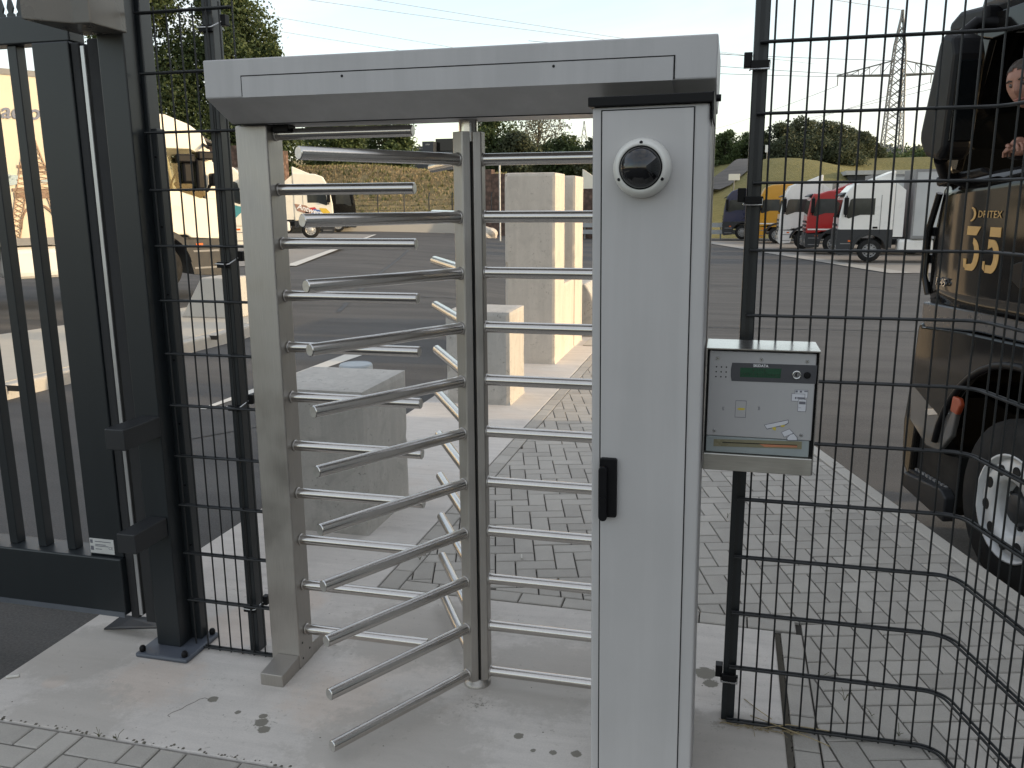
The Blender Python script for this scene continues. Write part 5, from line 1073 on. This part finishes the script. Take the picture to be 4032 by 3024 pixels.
m, t, p = new_mat('terrain_grass')
dry = ramp(t, noise(t, 0.25, 6, 0.68), [(0.30, (0.22, 0.185, 0.09)), (0.48, (0.37, 0.28, 0.15)), (0.70, (0.46, 0.355, 0.20))])
mead = ramp(t, noise(t, 0.10, 6, 0.65), [(0.3, (0.105, 0.118, 0.038)), (0.55, (0.155, 0.155, 0.058)), (0.75, (0.215, 0.195, 0.080))])
tcx = t.nodes.new('ShaderNodeTexCoord'); sx_ = t.nodes.new('ShaderNodeSeparateXYZ'); t.links.new(tcx.outputs['Object'], sx_.inputs[0])
mr = N(t, 'ShaderNodeMapRange'); mr.inputs[1].default_value = -14; mr.inputs[2].default_value = -4; t.links.new(sx_.outputs[0], mr.inputs[0])
tuft = noise(t, 2.2, 6, 0.75)
a_ = mix(t, mr.outputs[0], dry, mead); a_ = mix(t, 0.45, a_, ramp(t, tuft, [(0.35, (0.13, 0.11, 0.05)), (0.65, (0.30, 0.25, 0.13))]))
t.links.new(a_, p.inputs['Base Color']); p.inputs['Roughness'].default_value = 0.95; p.inputs['Specular IOR Level'].default_value = 0.1
bump(t, p, tuft, 0.9, 0.25)
struct(sheet('terrain', xs2, ys2, tz_, m), 'dry grass banks and green knoll beyond the yard')
# grass tufts on the bank: real blades
def grass_patch(name, n, xr, yr, hmin, hmax, mats, label):
    mb = MB()
    X = rng.uniform(*xr, n); Y = rng.uniform(*yr, n); Z = tz_(X, Y)
    for i in range(n):
        h = random.uniform(hmin, hmax); a = random.uniform(0, PI); w = h * 0.45; dx, dy = math.cos(a) * w, math.sin(a) * w; lx, ly = random.uniform(-.3, .3) * h, random.uniform(-.3, .3) * h
        x, y, z = X[i], Y[i], Z[i] - 0.05; mb.add([(x - dx, y - dy, z), (x + dx, y + dy, z), (x + lx + dx * 0.2, y + ly + dy * 0.2, z + h)], [(0, 1, 2)])
    o = mb.build(name, mats); o['kind'] = 'stuff'; o['label'] = label; o['category'] = 'grass'; return o
TUFT = leaf_mat('dry_tuft', (0.34, 0.265, 0.15), (0.47, 0.37, 0.22), 0.3)
GTUFT = leaf_mat('green_tuft', (0.12, 0.125, 0.05), (0.22, 0.22, 0.09), 0.3)
grass_patch('bank_grass', 26000, (-52, -15), (67.2, 77), 0.07, 0.24, TUFT, 'dry brown grass on the bank behind the yard')
grass_patch('bank_weeds', 3000, (-52, -15), (67.2, 78), 0.12, 0.38, GTUFT, 'green weeds among the dry grass on the bank')
# low sunlit wall at the yard end, stone walls, fence, rail, boulder
o = MB().prism([(-40, 58.3), (-19.5, 67.0), (-19.7, 67.35), (-40.2, 58.65)], 'z', -1.2, 0.72).build('retaining_wall', KERB, bevel=0.02); tag(o, 'low pale concrete wall along the far end of the yard', 'wall')
o = MB().prism([(-40.2, 58.66), (-19.7, 67.36), (-19.7, 67.8), (-70, 67.8), (-70, 50)], 'z', -1.2, 0.55).build('bank_foot', m); struct(o, 'grass at the foot of the bank')
def stone_wall(x0, x1, y, z0, steps, label, th=1.0):
    r = tag(empty('stone_wall', ((x0 + x1) / 2, y, z0)), label, 'wall', 'brown stone walls'); cx = (x0 + x1) / 2
    for a, b, z in steps: MB().box(a - cx, b - cx, -th / 2, th / 2, 0, z - z0).build('wall_section', STONEWALL, r, bevel=0.03)
    return r
stone_wall(-19.6, -5.0, 66.8, -1.0, [(-19.6, -18.35, 4.3), (-18.34, -16.0, 3.95), (-15.99, -12.2, 3.4), (-12.19, -5.0, 2.75)], 'brown stone wall with stepped top behind the tall pillars')
stone_wall(-45.0, -36.4, 67.0, -1.0, [(-45.0, -38.9, 6.6), (-38.89, -36.4, 6.1)], 'brown stone wall above the left-hand lorries')
o = MB().prism([(-11.2, 2.75), (-9.0, 2.75), (-11.2, 4.2)], 'y', 66.5, 67.1).build('gable_end', P_CREAM); tag(o, 'pale triangular gable above the stone wall', 'gable')
names = ['just right of the black lorry', 'second right of the black lorry', 'third right of the black lorry', 'fourth right of the black lorry', 'just left of the rotor column', 'just right of the rotor column', 'in front of the stepped stone wall', 'beside the slim white pole']
for x, lab in zip((-28.9, -27.1, -25.2, -23.4, -21.7, -19.9, -18.3, -16.2), names):
    yw = 58.5 + (x + 40) * 8.7 / 20.5 + 0.25 if x < -19.7 else 66.0
    r = tag(empty('fence_post', (x, yw, 0.5)), 'thin dark fence post on the far wall, ' + lab, 'fence post', 'fence posts on the far wall')
    MB().path([(0, 0, 0), (0, 0, 1.75), (0.0, 0.2, 2.05)], 0.045, 6).build('shaft', P_DGREY, r)
fe = tag(empty('wire_fence', (-29.8, 63.1, 0.5), math.atan2(8.7, 20.5)), 'thin wire fence strung along the far wall', 'fence')
for z in (0.3, 0.7, 1.1, 1.5): MB().tube((-1, 0, z), (10.5, 0, z), 0.012, 4).build('wire', P_DGREY, fe)
o = MB().tube((-15.0, 56.2, gzf(-15, 56.2) - 0.05), (-15.0, 56.2, 4.2), 0.055, 8).build('light_pole', WHITE_PL); tag(o, 'slim white pole in front of the stone wall', 'pole')
bm = bmesh.new(); bmesh.ops.create_icosphere(bm, subdivisions=3, radius=0.5)
for v in bm.verts:
    n_ = v.co.normalized(); v.co = Vector((n_.x * 0.85, n_.y * 0.6, n_.z * 0.5)) * (1 + 0.16 * math.sin(5 * n_.x + 3 * n_.z) * math.cos(4 * n_.y)) 
me = bpy.data.meshes.new('boulder'); bm.to_mesh(me); bm.free(); me.materials.append(CASTTALL); o = link('boulder', me, None, (-17.2, 60.6, gzf(-17.2, 60.6) + 0.25)); tag(o, 'rounded boulder at the far edge of the asphalt', 'boulder')
gr_ = tag(empty('guard_rail', (-2.0, 65.0, -1.0)), 'galvanised guard rail beyond the navy lorry', 'guard rail')
for z in (0.55, 1.05):
    MB().prism([(-0.06, z - 0.16), (0.03, z - 0.10), (-0.03, z), (0.03, z + 0.10), (-0.06, z + 0.16), (-0.09, z + 0.16), (-0.09, z - 0.16)], 'x', -11, 6).build('rail', plain('galvanised', (0.36, 0.37, 0.38), 0.45, 0.5), gr_)
for i in range(9): MB().box(-10.8 + 2 * i, -10.7 + 2 * i, 0.0, 0.1, 0, 1.25).build('rail_post', P_MGREY, gr_)
# road up the knoll, signs, yellow board
RP = np.array([(-14, 90), (-6, 93.5), (-2, 98), (0.8, 108), (2.5, 122), (3.5, 150)], float)
def road_pt(t):
    u = np.clip(t, 0, 1) * 5; return np.array([np.interp(u, range(6), RP[:, 0]), np.interp(u, range(6), RP[:, 1])])
v = []; f = []
for i in range(25):
    q = road_pt(i / 24); d = road_pt(min(1, i / 24 + 0.01)) - road_pt(i / 24 - 0.01); d = d / np.hypot(*d); n_ = np.array([-d[1], d[0]]) * 1.5
    for s in (-1, 1): v.append((q[0] + s * n_[0], q[1] + s * n_[1], float(np.max(tz_(np.array([q[0] - n_[0], q[0], q[0] + n_[0]]), np.array([q[1]] * 3)))) + 0.12))
    if i: f.append((2 * i - 2, 2 * i - 1, 2 * i + 1, 2 * i))
struct(MB().add(v, f, True).build('access_road', ASPHALT), 'asphalt road climbing past the green knoll')
def sign(x, y, w, h, z, label, mat):
    zz_ = float(tz_(x, y)); r = tag(empty('road_sign', (x, y, zz_)), label, 'sign', 'roadside signs'); MB().tube((0, 0.03, 0), (0, 0.03, z + h), 0.05, 6).build('post', P_MGREY, r); MB().box(-w / 2, w / 2, -0.03, 0.0, z, z + h).build('board', mat, r, bevel=0.01)
sign(0.05, 95.4, 1.15, 0.65, 1.2, 'cream board sign beside the climbing road', P_CREAM); sign(-2.9, 112, 0.75, 0.75, 2.0, 'small white sign on the left of the climbing road', P_WHITE); sign(4.0, 118, 0.5, 0.9, 0.8, 'narrow pale sign at the top of the climbing road', P_WHITE)

# ------------------------------------------------------------------ trees
def tree(name, loc, h, cw, label, leaf, n, size, group, trunk_h=0.25, seed=1, sparse=0.0, base=0.18, ch=None, lobes=14):
    r_ = random.Random(seed); g_ = np.random.default_rng(seed)
    root = tag(empty(name, loc), label, 'tree', group)
    tk = MB(); top = h * 0.72; R = max(0.10, h * 0.022)
    pts = [(r_.uniform(-.01, .01) * h * k, r_.uniform(-.01, .01) * h * k, top * k / 5) for k in range(6)]; tk.path(pts, R, 8, True, [R * (1 - 0.15 * k) for k in range(6)])
    cen = []
    for k in range(lobes):
        a = r_.uniform(0, 2 * PI); zc = base + (1 - base) * (k + 0.5) / lobes; e = math.sin(PI * min(1, max(0.04, (zc - base) / (1 - base) * 0.90 + 0.10))) ** 0.55
        rr = cw / 2 * e * math.sqrt(r_.uniform(0.1, 0.9)) * 0.8
        c = np.array([rr * math.cos(a), rr * math.sin(a), h * (zc * 0.90 + 0.02)]); cen.append((c, cw * r_.uniform(0.15, 0.27) * (0.6 + 0.5 * e)))
        s = pts[min(5, max(1, int(5 * zc * 0.8)))]; tk.path([s, tuple((np.array(s) + c) / 2 + [0, 0, 0.03 * h]), tuple(c)], R * 0.3, 5, False, [R * 0.42, R * 0.28, R * 0.08])
    tk.build('trunk', BARK, root)
    V = np.empty((0, 3)); per = n // lobes
    for c, rad in cen:
        d = g_.normal(size=(per, 3)); d /= np.linalg.norm(d, axis=1)[:, None]; q = c + d * (rad * (g_.uniform(0.25, 1.0, per) ** 0.5))[:, None] * np.array([1, 1, 0.8]); q += g_.normal(size=q.shape) * rad * 0.10
        V = np.vstack([V, q])
    V = V[V[:, 2] > h * 0.06]; m_ = len(V); sz = size * g_.uniform(0.6, 1.3, m_)
    a = g_.normal(size=(m_, 3)); a /= np.linalg.norm(a, axis=1)[:, None]; b = np.cross(a, g_.normal(size=(m_, 3))); b /= np.linalg.norm(b, axis=1)[:, None]
    a = a * sz[:, None]; b = b * (sz * 0.62)[:, None]
    vv = np.stack([V - a, V + b * 0.9 - a * 0.1, V + a, V - b * 0.9 + a * 0.1], 1).reshape(-1, 3)
    me = bpy.data.meshes.new('crown'); me.vertices.add(len(vv)); me.vertices.foreach_set('co', vv.ravel()); me.loops.add(4 * m_); me.loops.foreach_set('vertex_index', np.arange(4 * m_)); me.polygons.add(m_)
    me.polygons.foreach_set('loop_start', np.arange(0, 4 * m_, 4)); me.update(calc_edges=True); me.materials.append(leaf); link('crown', me, root); return root
def tzz(x, y): return float(tz_(x, y))
tree('oak_tree', (-43.6, 71.0, 3.0), 18.5, 11.0, 'tall broad oak tree behind the gate post, left of the wires', LEAF_OAK, 34000, 0.17, 'trees on the left bank', seed=3, base=0.10, lobes=30)
tree('oak_tree', (-50.0, 67.0, 3.0), 22.0, 11.0, 'tall oak tree at far left behind the narrow mesh fence', LEAF_OAK, 34000, 0.17, 'trees on the left bank', seed=5, base=0.08, lobes=28)
tree('oak_tree', (-39.2, 70.4, 3.2), 12.5, 6.0, 'shorter oak showing between fence post and turnstile beam', LEAF_OAK, 14000, 0.17, 'trees on the left bank', seed=9, base=0.05, lobes=18)
for i, (x, y, h, w, lf, lab) in enumerate(((-38.2, 80, 6.2, 7.5, LEAF_MID, 'bushy tree behind the top left turnstile bar'), (-38.6, 93, 6.8, 7.5, LEAF_MID, 'rounded bright green tree on the crest of the bank'), (-42.5, 88, 5.6, 7.0, LEAF_MID, 'low tree left of the rounded bright green tree'), (-35.2, 90, 4.6, 5.0, LEAF_MID, 'small tree sloping down the crest of the bank'),
        (-23.2, 84.5, 6.2, 6.0, LEAF_OAK, 'dark round tree just right of the rotor column'), (-20.0, 82.5, 4.2, 5.5, LEAF_DARK, 'low dark tree above the stone wall steps'), (-16.5, 86, 4.4, 6.0, LEAF_OAK, 'low dark tree above the first tall pillar'), (-12.6, 84, 4.0, 5.5, LEAF_DARK, 'low dark tree above the second tall pillar'), (-9.0, 86, 3.8, 5.0, LEAF_DARK, 'low dark tree next to the cabinet edge'))):
    tree('tree', (x, y, tzz(x, y) - 0.2), h, w, lab, lf, 8000, 0.17, 'trees on the crest', seed=20 + i, base=0.08, lobes=16)
tree('birch_tree', (-24.3, 110, tzz(-24.3, 110)), 9.4, 7.6, 'airy pale birch tree behind the dark round tree', LEAF_PALE, 3400, 0.17, 'trees on the crest', seed=41, base=0.12, lobes=26)
tree('dead_tree', (-29.2, 100, tzz(-29.2, 100)), 6.8, 2.2, 'thin reddish half bare tree beside the rotor shaft', leaf_mat('leaf_red', (0.10, 0.06, 0.05), (0.20, 0.13, 0.11)), 380, 0.16, 'trees on the crest', seed=42, base=0.2, lobes=10)
mass = [(-9.5, 150, 5.5, 7), (-5.5, 149, 5.2, 6.5), (-1.5, 152, 5.4, 6.5), (2.2, 156, 4.6, 6), (4.2, 151, 4.4, 5.5), (7.2, 152, 5.9, 8), (10.2, 154, 6.6, 9), (13.6, 154, 6.3, 9), (16.2, 157, 5.9, 8), (18.6, 160, 5.0, 6.5), (20.8, 163, 4.6, 6), (23.0, 166, 3.6, 5.5), (12.0, 148, 4.0, 8), (8.5, 147, 3.6, 7), (16.5, 149, 3.4, 7)]
side_l = ['leftmost tree of the wood, beside the cabinet', 'second tree of the wood from the left, under the blue silo', 'third tree of the wood from the left, where the road ends', 'low tree behind the dark fence post', 'low tree right beside the dark fence post', 'left shoulder tree of the dark grove on the knoll', 'tallest tree of the dark grove on the knoll', 'broad tree right of the tallest one in the dark grove', 'right shoulder tree of the dark grove on the knoll', 'airy tree where the dark grove drops to the right', 'low tree at the right end of the dark grove', 'lowest tree nearest the foot of the pylon', 'shrubby front tree in the middle of the dark grove', 'shrubby front tree at the left of the dark grove', 'shrubby front tree at the right of the dark grove']
for i, (x, y, h, w) in enumerate(mass):
    tree('tree', (x, y, tzz(x, y) - 0.5), h + (0.6 if i < 5 else 0.4), w * 0.95, side_l[i], LEAF_MID if i < 4 else LEAF_DARK, 6000, 0.22, 'trees of the grove on the knoll', seed=60 + i, base=0.02, lobes=16)
# far wooded hill: one mass of crowns
WOOD = leaf_mat('wood_far', (0.07, 0.085, 0.075), (0.12, 0.135, 0.105), 0.1)
def leaf_mass(name, cx, cy, cz, rad, per, size, mat, label, cat):
    n = len(cx); d = rng.normal(size=(n, per, 3)); d /= np.linalg.norm(d, axis=2)[..., None]; d[..., 2] = np.abs(d[..., 2])
    P = (np.stack([cx, cy, cz], 1)[:, None, :] + d * rad[:, None, None] * rng.uniform(0.6, 1.0, (n, per, 1))).reshape(-1, 3); m_ = len(P); sz = size * rng.uniform(0.6, 1.4, m_)
    a = rng.normal(size=(m_, 3)); a /= np.linalg.norm(a, axis=1)[:, None]; b = np.cross(a, rng.normal(size=(m_, 3))); b /= np.linalg.norm(b, axis=1)[:, None]; a = a * sz[:, None]; b = b * sz[:, None] * 0.7
    vv = np.stack([P - a, P + b, P + a, P - b], 1).reshape(-1, 3); me = bpy.data.meshes.new(name); me.vertices.add(len(vv)); me.vertices.foreach_set('co', vv.ravel()); me.loops.add(4 * m_); me.loops.foreach_set('vertex_index', np.arange(4 * m_)); me.polygons.add(m_)
    me.polygons.foreach_set('loop_start', np.arange(0, 4 * m_, 4)); me.update(calc_edges=True); me.materials.append(mat); o = link(name, me); o['kind'] = 'stuff'; o['label'] = label; o['category'] = cat; return o
n_ = 2600; fx = rng.uniform(-160, 330, n_); fy = rng.uniform(330, 560, n_); fr2 = rng.uniform(3.0, 6.5, n_)
leaf_mass('far_wood', fx, fy, tz_(fx, fy) + fr2 * 0.3, fr2, 26, 1.3, WOOD, 'far wooded hills on the horizon', 'wood')
n_ = 240; fx = rng.uniform(24, 60, n_); fy = rng.uniform(168, 230, n_); fr2 = rng.uniform(1.2, 2.6, n_)
leaf_mass('hedgerow', fx, fy, tz_(fx, fy), fr2, 90, 0.30, LEAF_MID, 'hedge below the far wooded hill', 'hedge')
# bush at the foot of the knoll
tree('bush', (-2.7, 68.5, -0.4), 2.6, 2.0, 'small bush beside the guard rail', LEAF_MID, 900, 0.12, 'bushes', seed=90, base=0.05, lobes=8)

# ------------------------------------------------------------------ buildings, plant, pylons, lines
b1 = tag(empty('office_building', (-46.6, 139, 7.0)), 'dark glazed building on the crest left of the rotor column', 'building')
MB().box(-1.4, 3.2, 0, 8, 0, 5.1).build('wall', P_DGREY, b1); MB().box(-1.2, 3.0, -0.06, 0.0, 3.2, 4.9).build('window', GLASS, b1)
b2 = tag(empty('container_building', (-50.0, 138, 7.0)), 'row of dark boxes with white lettering on the crest', 'building')
DARKB = plain('dark_box', (0.03, 0.035, 0.045), 0.5)
MB().box(-1.4, 1.0, 0, 5, 0, 3.9).build('wall', DARKB, b2); MB().box(0.3, 2.2, -0.8, 4, 0, 4.6).build('wall', DARKB, b2); MB().box(-3.6, -1.5, 1, 5, 0, 3.8).build('wall', WHITE_PL, b2)
text('lettering', 'K\u00d6N HIZ', 0.34, WHITE_PL, b2, text_frame((-0.2, -0.03, 3.55), (1, 0, 0), (0, 0, 1)), ext=0.01); text('lettering', 'OPEN', 0.30, WHITE_PL, b2, text_frame((1.25, -0.83, 4.1), (1, 0, 0), (0, 0, 1)), ext=0.01)
b3 = tag(empty('warehouse', (24, 101, -1.0)), 'long low grey warehouse behind the white lorry', 'building')
MB().box(-12, 22, 0, 12, 0, 5.4).build('wall', P_DGREY, b3); MB().box(-12.3, 22.3, -0.4, 12.4, 5.41, 5.85).build('roof', plain('pale_roof', (0.40, 0.40, 0.39), 0.6), b3)
pl_ = tag(empty('silo_plant', (0.3, 246, 5.0)), 'distant plant with blue silo rising over the wood', 'plant')
MB().lathe([(0.85, 7.5), (0.85, 11.5), (0.3, 12.2)], 14, Matrix.Translation((1.15, 0, 0))).build('silo', plain('silo_blue', (0.12, 0.30, 0.55), 0.5), pl_)
fr_ = MB()
for x in (-2.0, -0.6, 0.6, 2.0): fr_.box(x - 0.08, x + 0.08, -0.2, 0.2, 4, 9.6)
fr_.box(-2.4, 2.1, -1, 1, 9.5, 9.8); fr_.box(-1.4, 0.6, -1, 1, 9.8, 10.9); fr_.box(-0.8, 0.5, -1, 1, 10.9, 12.1)
fr_.path([(-1.0, 0, 10.9), (0.3, 0, 13.4), (1.6, 0, 11.6)], 0.09, 5); fr_.build('steel_frame', P_DGREY, pl_)
o = MB().tube((2.6, 248, 5), (2.6, 248, 19.8), 0.28, 8).build('chimney', P_MGREY); tag(o, 'tall thin chimney right of the blue silo', 'chimney')
o = MB().tube((-3.0, 250, 5), (-3.0, 250, 18.2), 0.10, 6).build('mast', P_MGREY); tag(o, 'thin mast left of the blue silo', 'mast')
PYL = plain('pylon_steel', (0.22, 0.22, 0.21), 0.6, 0.0)
def pylon(label, loc, h, wb, wt, arms, rz, k=1.0, n=15):
    r = tag(empty('power_pylon', loc, rz), label, 'pylon', 'power pylons'); mb = MB(); W_ = lambda z: wb + (wt - wb) * min(1, z / (h * 0.80)) if z < h * 0.8 else wt * max(0.12, (h - z) / (h * 0.2))
    zs_ = [h * (1 - (1 - i / n) ** 1.15) for i in range(n + 1)]
    for z0, z1 in zip(zs_[:-1], zs_[1:]):
        a, b = W_(z0) / 2, W_(z1) / 2
        for sx, sy in ((1, 1), (1, -1), (-1, -1), (-1, 1)): mb.tube((a * sx, a * sy, z0), (b * sx, b * sy, z1), 0.11 * k, 4, False)
        for (s0, t0), (s1, t1) in (((1, -1), (-1, -1)), ((1, 1), (-1, 1)), ((1, 1), (1, -1)), ((-1, 1), (-1, -1))):
            mb.tube((a * s0, a * t0, z0), (b * s1, b * t1, z1), 0.05 * k, 4, False); mb.tube((a * s1, a * t1, z0), (b * s0, b * t0, z1), 0.05 * k, 4, False)
    mb.build('mast', PYL, r)
    for z, L, rise in arms:
        am = MB()
        for s in (-1, 1):
            w = W_(z) / 2; am.tube((s * w, -w, z), (s * L, 0, z + 0.2), 0.10 * k, 4, False); am.tube((s * w, w, z), (s * L, 0, z + 0.2), 0.10 * k, 4, False); am.tube((s * w, 0, z + rise), (s * L, 0, z + 0.3), 0.09 * k, 4, False)
            for q in range(1, 5):
                x = s * (w + (L - w) * q / 5); zt = z + rise * (1 - q / 5) + 0.3 * q / 5; am.tube((x, 0, z), (x, 0, zt), 0.05 * k, 4, False); x2 = s * (w + (L - w) * (q - 1) / 5); zt2 = z + rise * (1 - (q - 1) / 5); am.tube((x, 0, z), (x2, 0, zt2), 0.045 * k, 4, False)
        ao = am.build('cross_arm', PYL, r)
        for s in (-1, 1):
            for q in (0.55, 0.98): MB().tube((s * L * q, 0, z + 0.1), (s * L * q, 0, z - 2.0), 0.07 * k, 4).build('insulator', PYL, ao)
    return r
pylon('large lattice pylon right of the dark fence post', (36.0, 226.0, 4.0), 40.5, 5.0, 2.2, [(26.2, 13.5, 3.2)], math.radians(4), 1.75, n=17)
pylon('small distant two-armed pylon left of the cabinet edge', (-95.6, 490, 12), 36, 4.0, 2.0, [(31.0, 5.5, 1.2), (25.5, 9.5, 1.6)], 0.2, 1.6, n=9)
pylon('small distant one-armed pylon against the cabinet edge', (-72.2, 432, 8), 32.5, 4.2, 2.0, [(22.5, 9.5, 2.6)], 0.2, 1.5, n=9)
WIRE = plain('line_wire', (0.22, 0.22, 0.23), 0.6)
def power_line(a, b, sag, label, r=0.06):
    a, b = Vector(a), Vector(b); pts = []
    for i in range(25):
        t_ = i / 24; q = a.lerp(b, t_); q.z -= sag * 4 * t_ * (1 - t_); pts.append(q)
    tag(MB().path(pts, r, 4, False).build('power_line', WIRE), label, 'power line', 'power lines')
for a, b, lab in (((-126.3, 244.4, 60.6), (20, 382, 57), 'upper of the two thin wires high above the turnstile beam, left one'), ((-107.9, 249.0, 60.6), (30, 390, 56.5), 'uppermost thin wire crossing high above the turnstile beam'), ((-170, 184, 57), (-10, 435, 53), 'third thin wire from the top, behind the oak'), ((-172, 160, 51), (-20, 500, 58), 'lowest thin wire leaving the top of the oak'),
                  ((-60, 259, 48), (36.0, 226.5, 33.5), 'thin wire from beam end to the pylon, topmost of three'), ((-60, 258, 46), (30, 226.2, 30.4), 'thin wire from beam end to the pylon, middle of three'), ((-60, 256, 42), (22.7, 226, 30.4), 'thin wire from beam end to the pylon, lowest of three'),
                  ((-15, 560, 44.5), (22.7, 225.5, 28.2), 'thin wire sloping from the horizon up to the left pylon arm'), ((-15, 560, 39.5), (49.4, 227, 28.2), 'thin wire sloping from the horizon up to the right pylon arm'), ((-60, 60, 30), (36.0, 226.0, 44.4), 'thin earth wire running to the pylon top'), ((-18, 700, 41), (43, 226, 28.3), 'long thin wire sloping from the horizon below the pylon arm')):
    power_line(a, b, 0.8, lab)

# ------------------------------------------------------------------ small things on the ground
def butt(x, y, z, rz, label, L=0.024, r=0.004):
    o = MB().tube((-L / 2, 0, r), (L / 2, 0, r), r, 8).build('cigarette_butt', plain('butt_white', (0.6, 0.58, 0.53), 0.7)); o.location = (x, y, z); o.rotation_euler = (0, 0, rz); tag(o, label, 'cigarette butt', 'cigarette butts')
import_pts = ((-3.02, 4.16, 0.3, 'white cigarette butt on asphalt seen through the narrow mesh fence, upper one'), (-3.02, 3.86, 0.1, 'white cigarette butt on asphalt seen through the narrow mesh fence, lower one'), (-2.58, 2.40, 0.5, 'white cigarette butt on the slab at the left edge'))
for x, y, a, lab in import_pts: butt(x, y, gzf(x, y) - 0.05 if x < -2.62 else 0.001, a, lab, 0.045, 0.0055)
butt(0.62, 5.0, 0.001, 0.2, 'dark and white cigarette butt on the paved path', 0.05, 0.006); butt(-0.955, 3.94, 0.001, 1.83, 'pale cigarette butt lying in a paver joint', 0.05, 0.004)
STRAW = plain('straw', (0.34, 0.27, 0.15), 0.9, var=0.3); mb = MB()
for i in range(60):
    x = random.uniform(0.03, 0.30); y = 2.735 + random.gauss(0, 0.012); a = random.gauss(0, 0.5); L = random.uniform(0.02, 0.06); mb.path([(x, y, 0.002), (x + L * 0.5 * math.cos(a), y + L * 0.5 * math.sin(a), 0.006 + random.random() * 0.006), (x + L * math.cos(a), y + L * math.sin(a), 0.003)], 0.0009, 4, False)
for q in ([(0.14, 2.80, 0.003), (0.20, 2.745, 0.02), (0.33, 2.70, 0.012), (0.39, 2.68, 0.004)], [(0.17, 2.72, 0.01), (0.26, 2.745, 0.022), (0.40, 2.745, 0.018)], [(0.12, 2.90, 0.003), (0.16, 2.84, 0.008), (0.21, 2.78, 0.012)]): mb.path(q, 0.0016, 5, False)
o = mb.build('dry_straw', STRAW); o['kind'] = 'stuff'; o['label'] = 'dry straw caught under the right mesh fence'; o['category'] = 'straw'
mb = MB()
for x, y in ((-2.0, 2.163), (-1.93, 2.163), (0.47, 2.98), (0.55, 2.90), (0.62, 2.80), (0.40, 3.10), (0.75, 5.9), (0.05, 4.75), (-1.45, 3.8)):
    for k in range(5):
        a = random.uniform(0, 2 * PI); L = random.uniform(0.012, 0.035); mb.path([(x, y, -0.002), (x + 0.3 * L * math.cos(a), y + 0.3 * L * math.sin(a), L * 0.6), (x + 0.8 * L * math.cos(a), y + 0.8 * L * math.sin(a), L)], 0.0009, 4, False)
o = mb.build('joint_weeds', plain('weed', (0.10, 0.10, 0.045), 0.9)); o['kind'] = 'stuff'; o['label'] = 'tiny weeds growing in the paving joints'; o['category'] = 'weeds'
mb = MB()
for i in range(140):
    x = random.uniform(-2.6, 0.24); y = 2.166 + abs(random.gauss(0, 0.008)); r = random.uniform(0.002, 0.006); mb.add([(x - r, y - r, 0), (x + r, y - r * 0.6, 0), (x + r * 0.4, y + r, 0), (x, y, r * 0.9)], [(0, 1, 3), (1, 2, 3), (2, 0, 3)])
o = mb.build('slab_edge_crumbs', STAIN); o['kind'] = 'stuff'; o['label'] = 'dark crumbs along the front slab edge'; o['category'] = 'dirt'
bpy.data.curves.remove(TEXTC)
